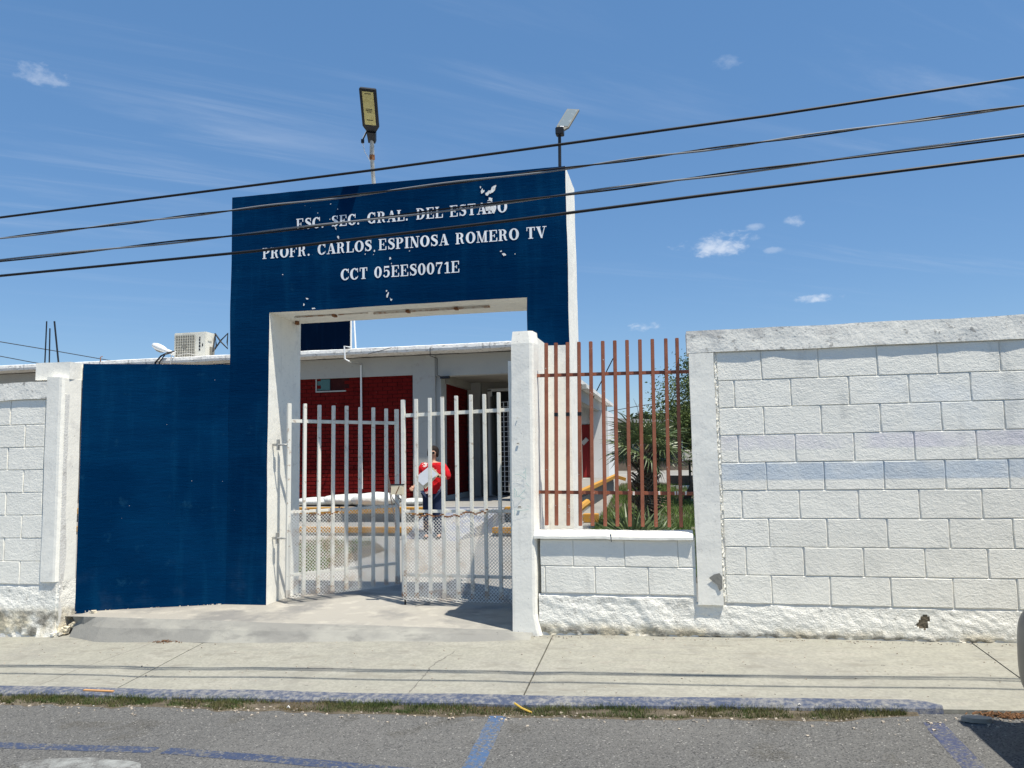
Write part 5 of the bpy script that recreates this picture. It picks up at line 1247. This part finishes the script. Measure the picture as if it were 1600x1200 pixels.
for i in range(420):
    q = Vector((c[0] + r.gauss(0, .075), c[1] + r.gauss(0, .028), 0)); q.z = gz(q.x, q.y) + r.uniform(.0, .012) * max(0, 1 - abs(q.x - c[0]) * 7); a = r.uniform(0, pi); l = r.uniform(.004, .016)
    mb.beam(q + Vector((cos(a) * l, sin(a) * l * .6, r.uniform(0, .008))), q - Vector((cos(a) * l, sin(a) * l * .6, 0)), .004, .002)
tag(mb.build('leaf_litter', 'debris', None, c), 'small brown heap of dead leaves below the apron slope', 'leaf litter')['kind'] = 'stuff'
c = GP(1575, 1120); mb = MB()
for i in range(160):
    q = Vector((c[0] + r.gauss(0, .07), c[1] + r.gauss(0, .02), c[2] + .006)); a = r.uniform(0, pi); l = r.uniform(.005, .03)
    mb.beam(q + Vector((cos(a) * l, sin(a) * l * .6, r.uniform(0, .012))), q - Vector((cos(a) * l, sin(a) * l * .6, 0)), .005, .003)
tag(mb.build('twig_litter', 'debris', None, c), 'brown twigs and leaves in the gutter beside the parked car', 'leaf litter')['kind'] = 'stuff'
c = GP(1528, 1128); mb = MB(); P = []
for k in range(12): a = 2 * pi * k / 12; P.append((c[0] + cos(a) * .075 * r.uniform(.85, 1.1), c[1] + sin(a) * .035 * r.uniform(.8, 1.1), c[2] + .002))
mb.add(P + [(x * .98 + c[0] * .02, y, z + .022) for x, y, z in P], [tuple(range(12))[::-1], tuple(range(12, 24))] + [(k, (k + 1) % 12, 12 + (k + 1) % 12, 12 + k) for k in range(12)])
tag(mb.build('flat_stone', 'stone', None, c), 'flat pale stone in the gutter by the car shadow', 'stone')
for i, (u, w, s) in enumerate([(366, 1099, .012), (450, 1108, .016), (612, 1107, .010), (636, 1108, .008), (968, 1104, .008), (1250, 1112, .012), (1048, 1113, .012), (1310, 1116, .010), (146, 1104, .008), (20, 1102, .014)]):
    c = GP(u, w); mb = MB(); lab = ['white paper scrap standing in the grass strip, left part', 'crumpled pale scrap at the edge of the grass strip, left of centre'][i] if i < 2 else 'small pale scrap by the grass strip, ' + ['', '', 'below the middle of the entrance apron', 'just right of the one below the apron middle', 'a little right of the yellow stick', 'well right of the yellow stick', 'midway between yellow stick and blue band end', 'last one before the end of the blue band', 'at the left beside the wooden strip', ''][i]
    s *= .7; mb.tube([(c[0] - s, c[1], c[2] + .004), (c[0], c[1] + s * .4, c[2] + s * (1.5 if i < 2 else .9)), (c[0] + s * (1.5 if i == 1 else .8), c[1], c[2] + .004)], [s * .3, s * .5, s * .25], 5)
    o = tag(mb.build('scrap', 'litter' if i != 9 else 'bark', None, c), lab if i != 9 else 'dark curled leaf at the left end of the grass strip', 'litter', 'pale scraps along the kerb' if 1 < i < 9 else None)
# crumbs of gravel and small stones
mb = MB(); r = random.Random(21)
for i in range(900):
    if i < 500: x = r.uniform(-6, 2.5); y = 4.5 - abs(r.gauss(0, .09))
    elif i < 700: x = r.uniform(-1.2, 4); y = 5.79 - abs(r.gauss(0, .03))
    else: x = r.uniform(-5.5, 3); y = r.uniform(4.7, 5.75)
    z = gz(x, y); s = r.uniform(.0015, .0045) * (1.5 if i < 500 else 1); mb.box(x - s, x + s, y - s, y + s, z, z + s * 1.2, j=s * .4)
g = mb.build('grit', 'stone', None); g['kind'] = 'stuff'; tag(g, 'loose grit and pebbles scattered in the gutter and along the wall foot', 'grit')

# ------------------------------------------------------------------ person behind the gate
def skin_mesh(nodes, edges, root, sub=2):
    """nodes: name -> (xyz, radius); grows one continuous skin"""
    names = list(nodes); me = bpy.data.meshes.new('tmp'); bm = bmesh.new(); lay = bm.verts.layers.skin.verify(); V = {}
    for n_ in names:
        p, r_ = nodes[n_]; v = bm.verts.new((p[0], p[1], p[2] + H)); V[n_] = v
        v[lay].radius = (r_, r_) if not isinstance(r_, tuple) else r_; v[lay].use_root = n_ == root
    for a, b in edges: bm.edges.new((V[a], V[b]))
    bm.to_mesh(me); bm.free(); o = bpy.data.objects.new('tmp', me); COL.objects.link(o)
    o.modifiers.new('s', 'SKIN').use_smooth_shade = True; sb_ = o.modifiers.new('u', 'SUBSURF'); sb_.levels = sub; sb_.render_levels = sub
    dg = bpy.context.evaluated_depsgraph_get(); out = bpy.data.meshes.new_from_object(o.evaluated_get(dg)); bpy.data.objects.remove(o)
    return out
def put_mesh(name, me, mat, parent):
    me.materials.clear(); me.materials.append(MATS[mat]); me.name = name; me.polygons.foreach_set('use_smooth', [True] * len(me.polygons))
    o = bpy.data.objects.new(name, me); COL.objects.link(o); o.parent = parent
    me.transform(Matrix.Translation(-abs_origin(parent))); return o
PX, PY, PB = -3.745, 11.62, -1.305      # where the feet stand
Hh = 1.455                              # height
S_ = Hh / 1.62
pe = thing('person', 'person in a red flowered blouse and dark jeans holding papers behind the right gate leaf', 'person', (PX, PY, PB))
def Pt(x, y, z): return (PX + x * S_, PY + y * S_, PB + z * S_)     # x right in the picture, y away from the eye, z up
nd = {'pel': (Pt(0, 0, .88), .13), 'wai': (Pt(0, 0, 1.02), .125), 'che': (Pt(0, .0, 1.20), .14), 'nek': (Pt(0, .01, 1.36), .052), 'hd0': (Pt(0, 0, 1.43), .062), 'hd1': (Pt(0, -.005, 1.50), .093), 'hd2': (Pt(0, .005, 1.565), .070)}
ed = [('pel', 'wai'), ('wai', 'che'), ('che', 'nek'), ('nek', 'hd0'), ('hd0', 'hd1'), ('hd1', 'hd2')]
def arm(sd, sh, el, wr, dirf, curl):
    nd['sh' + sd] = (Pt(*sh), .058); nd['el' + sd] = (Pt(*el), .042); nd['wr' + sd] = (Pt(*wr), .028)
    m = Vector(wr) + Vector(dirf) * .07; nd['pa' + sd] = (Pt(*m), .030)
    ed.extend([('che', 'sh' + sd), ('sh' + sd, 'el' + sd), ('el' + sd, 'wr' + sd), ('wr' + sd, 'pa' + sd)])
    d_ = Vector(dirf); side = d_.cross(Vector((0, 1, 0))).normalized()
    for k, (off, l) in enumerate(((-.030, .052), (-.010, .062), (.010, .058), (.028, .045))):
        b = m + side * off + d_ * .012; e1 = b + d_ * l * .55 + Vector((0, -.006, 0)); e2 = e1 + (d_ * .6 + Vector(curl)).normalized() * l * .6
        nd['f%d%s' % (k, sd)] = (Pt(*e1), .0095); nd['g%d%s' % (k, sd)] = (Pt(*e2), .0085); ed.extend([('pa' + sd, 'f%d%s' % (k, sd)), ('f%d%s' % (k, sd), 'g%d%s' % (k, sd))])
    th = Vector(wr) + d_ * .04 + Vector((0, -.035, 0)) - side * .035; nd['th' + sd] = (Pt(*th), .011); ed.append(('pa' + sd, 'th' + sd))
arm('L', (-.18, 0, 1.29), (-.27, -.02, 1.03), (-.27, -.20, .92), (-.25, -.75, -.30), (0, -.2, -.8))     # picture-left arm hangs, bent at the elbow
arm('R', (.18, 0, 1.29), (.29, -.06, 1.06), (.11, -.24, 1.12), (-.92, -.12, .20), (-.5, .6, -.1))        # picture-right arm across the chest holding the papers
for sd, x in (('L', -.085), ('R', .085)):
    nd['hi' + sd] = (Pt(x, 0, .80), .098); nd['kn' + sd] = (Pt(x * 1.15, -.02, .46), .062); nd['an' + sd] = (Pt(x * 1.2, .01, .09), .040); nd['to' + sd] = (Pt(x * 1.4, -.13, .03), .032)
    ed += [('pel', 'hi' + sd), ('hi' + sd, 'kn' + sd), ('kn' + sd, 'an' + sd), ('an' + sd, 'to' + sd)]
nd = {k: (v[0], v[1] * S_) for k, v in nd.items()}
put_mesh('body', skin_mesh(nd, ed, 'pel'), 'skin', pe)
# blouse with loose sleeves to the elbow
bn = {'a': (Pt(0, 0, .80), .182), 'b': (Pt(0, -.01, .98), .172), 'c': (Pt(0, -.01, 1.20), .162), 'd': (Pt(0, .0, 1.315), .085)}
be = [('a', 'b'), ('b', 'c'), ('c', 'd')]
for sd, sh, m, el in (('L', (-.175, 0, 1.27), (-.235, -.01, 1.15), (-.275, -.04, .99)), ('R', (.175, 0, 1.27), (.245, -.03, 1.17), (.30, -.08, 1.03))):
    bn['s' + sd] = (Pt(*sh), .085); bn['m' + sd] = (Pt(*m), .082); bn['e' + sd] = (Pt(*el), .080); be += [('c', 's' + sd), ('s' + sd, 'm' + sd), ('m' + sd, 'e' + sd)]
bn = {k: (v[0], v[1] * S_) for k, v in bn.items()}
put_mesh('blouse', skin_mesh(bn, be, 'b'), 'blouse', pe)
jn = {'p': (Pt(0, 0, .84), .138)}; je = []
for sd, x in (('L', -.085), ('R', .085)):
    jn['h' + sd] = (Pt(x, 0, .76), .118); jn['k' + sd] = (Pt(x * 1.05, -.02, .46), .095); jn['n' + sd] = (Pt(x * 1.1, .0, .085), .080); je += [('p', 'h' + sd), ('h' + sd, 'k' + sd), ('k' + sd, 'n' + sd)]
jn = {k: (v[0], v[1] * S_) for k, v in jn.items()}
put_mesh('jeans', skin_mesh(jn, je, 'p'), 'jeans', pe)
def ell(c, r_, mat, name, n=14, m=9, zmin=-1.0, parent=pe, yc=None):
    mb = MB()
    for j in range(m + 1):
        b = pi * (j / m) - pi / 2
        for i in range(n): a = 2 * pi * i / n; mb.v.append((c[0] + cos(a) * cos(b) * r_[0], c[1] + sin(a) * cos(b) * r_[1], c[2] + max(zmin, sin(b)) * r_[2]))
    mb.f = [(j * n + i, j * n + (i + 1) % n, (j + 1) * n + (i + 1) % n, (j + 1) * n + i) for j in range(m) for i in range(n)]; mb.mi = [0] * len(mb.f)
    return mb.build(name, mat, parent, smooth=True)
hair = ell(Pt(0, .030, 1.535), (.104 * S_, .100 * S_, .096 * S_), 'hair', 'hair')
ell(Pt(-.078, .01, 1.49), (.025 * S_, .05 * S_, .07 * S_), 'hair', 'hair'); ell(Pt(.078, .01, 1.49), (.025 * S_, .05 * S_, .07 * S_), 'hair', 'hair')
ell(Pt(0, -.095, 1.478), (.012 * S_, .016 * S_, .022 * S_), 'skin', 'nose', 8, 6)
ell(Pt(0, -.082, 1.437), (.026 * S_, .008 * S_, .008 * S_), 'lips', 'mouth', 8, 6)
for s in (-1, 1):
    ell(Pt(s * .036, -.078, 1.503), (.014 * S_, .008 * S_, .008 * S_), 'eye_white', 'eye', 8, 6)
    ell(Pt(s * .038, -.090, 1.500), (.027 * S_, .006 * S_, .022 * S_), 'lens', 'glasses_lens', 10, 6)
    ell(Pt(s * .088, .0, 1.485), (.010 * S_, .018 * S_, .028 * S_), 'skin', 'ear', 8, 6)
    ell(Pt(s * .115, -.06, .035), (.045 * S_, .125 * S_, .035 * S_), 'lens', 'shoe', 12, 6)
MB().tube([Pt(-.012, -.095, 1.503), Pt(.012, -.095, 1.503)], .003, 5).build('glasses_bridge', 'lens', pe)
MB().tube([Pt(.145, -.235, 1.085), Pt(.15, -.235, 1.12)], .030, 10).build('wristwatch', 'lens', pe)
# papers held against the chest
def sheet(u0, w0, u1, w1, u2, w2, u3, w3, Y, name, mat, label):
    P = [AT(a, b, Y) for a, b in ((u0, w0), (u1, w1), (u2, w2), (u3, w3))]; mb = MB()
    mb.add(P + [(x, y + .002, z) for x, y, z in P], [(0, 1, 2, 3), (7, 6, 5, 4), (0, 4, 5, 1), (1, 5, 6, 2), (2, 6, 7, 3), (3, 7, 4, 0)]); return tag(mb.build(name, mat, None, P[0]), label, 'paper')
sheet(670, 729, 684, 741, 661, 759, 648, 747, 11.36, 'paper_sheet', 'paper_white', 'white sheet of paper held by the person in red')
sheet(676, 730, 686, 741, 665, 764, 655, 755, 11.375, 'folder', 'folder', 'cream folder held behind the white sheet')

# ------------------------------------------------------------------ parked car, only its corner in view
CX, CY = 1.552, 3.42
car = thing('parked_car', 'dark grey parked car, only its rounded rear bumper corner showing at the right edge', 'car', (CX + 2.2, CY, zroad(2)))
ZR = -1.44
def car_body():
    prof = [ # x, z bottom, z top, half width bottom, half width top
        (0.00, .30, .60, .74, .72), (.03, .22, .66, .85, .82), (.10, .18, .70, .885, .86), (.13, .18, 1.00, .89, .84), (.30, .18, 1.07, .89, .82), (1.35, .20, 1.08, .89, .82),
        (2.2, .20, 1.08, .89, .82), (3.0, .20, 1.08, .88, .80), (3.5, .20, 1.02, .87, .78), (4.2, .24, .92, .84, .74), (4.38, .32, .74, .72, .66)]
    mb = MB(); n = 14
    for (x, zb, zt, wb, wt) in prof:
        ring_ = [(-wb * .8, zb), (-wb, zb + .12 * (zt - zb)), (-wb, zb + .45 * (zt - zb)), (-wb * .99, zb + .62 * (zt - zb)), (-wt, zb + .9 * (zt - zb)), (-wt * .9, zt), (-wt * .4, zt + .02), (wt * .4, zt + .02), (wt * .9, zt), (wt, zb + .9 * (zt - zb)), (wb * .99, zb + .62 * (zt - zb)), (wb, zb + .45 * (zt - zb)), (wb, zb + .12 * (zt - zb)), (wb * .8, zb)]
        mb.v += [(CX + x, CY + y, ZR + z) for y, z in ring_]
    mb.f = [(i * n + k, i * n + (k + 1) % n, (i + 1) * n + (k + 1) % n, (i + 1) * n + k) for i in range(len(prof) - 1) for k in range(n)] + [tuple(range(n)), tuple((len(prof) - 1) * n + k for k in range(n))[::-1]]
    mb.mi = [0] * len(mb.f); o = mb.build('body', 'car_paint', car, smooth=True); s_ = o.modifiers.new('s', 'SUBSURF'); s_.levels = 2; s_.render_levels = 2; return o
car_body()
mb = MB(); cab = [(.20, .74, 1.04), (.36, .68, 1.60), (2.3, .66, 1.63), (3.15, .72, 1.05)]
for (x, w, z) in cab: mb.v += [(CX + x, CY - w, ZR + z), (CX + x, CY + w, ZR + z)]
mb.v += [(CX + .20, CY - .80, ZR + 1.0), (CX + .20, CY + .80, ZR + 1.0), (CX + 3.15, CY - .80, ZR + 1.0), (CX + 3.15, CY + .80, ZR + 1.0)]
mb.f = [(0, 1, 3, 2), (2, 3, 5, 4), (4, 5, 7, 6), (8, 0, 2, 4, 6, 10), (9, 11, 7, 5, 3, 1), (8, 9, 1, 0), (10, 6, 7, 11)]; mb.mi = [0] * 7
mb.build('cabin_glass', 'dark_glass', car, bevel=.03)
MB().box(CX + .34, CX + 2.34, CY - .67, CY + .67, ZR + 1.615, ZR + 1.665).build('roof', 'car_paint', car, bevel=.02)
for s in (-1, 1):
    MB().box(CX + .105, CX + .30, CY + s * .80 - .06, CY + s * .80 + .065, ZR + .76, ZR + .98).build('tail_light', 'red_door', car, bevel=.02)
    for x in (.82, 3.55):
        w_ = MB().tube([(CX + x, CY + s * .89, ZR + .31), (CX + x, CY + s * .68, ZR + .31)], .31, 26).build('wheel', 'tyre', car, bevel=.02)
        MB().tube([(CX + x, CY + s * .895, ZR + .31), (CX + x, CY + s * .86, ZR + .31)], .19, 18).build('rim', 'rim', w_)
MB().box(CX - .008, CX + .05, CY - .45, CY + .45, ZR + .36, ZR + .50).build('bumper_insert', 'car_plastic', car, bevel=.02)
MB().box(CX + .03, CX + .10, CY + .62, CY + .80, ZR + .49, ZR + .56).build('reflector_slot', 'car_plastic', car, bevel=.015)
MB().box(CX + .0, CX + .2, CY - .72, CY + .72, ZR + .24, ZR + .30).build('lower_lip', 'car_plastic', car, bevel=.02)
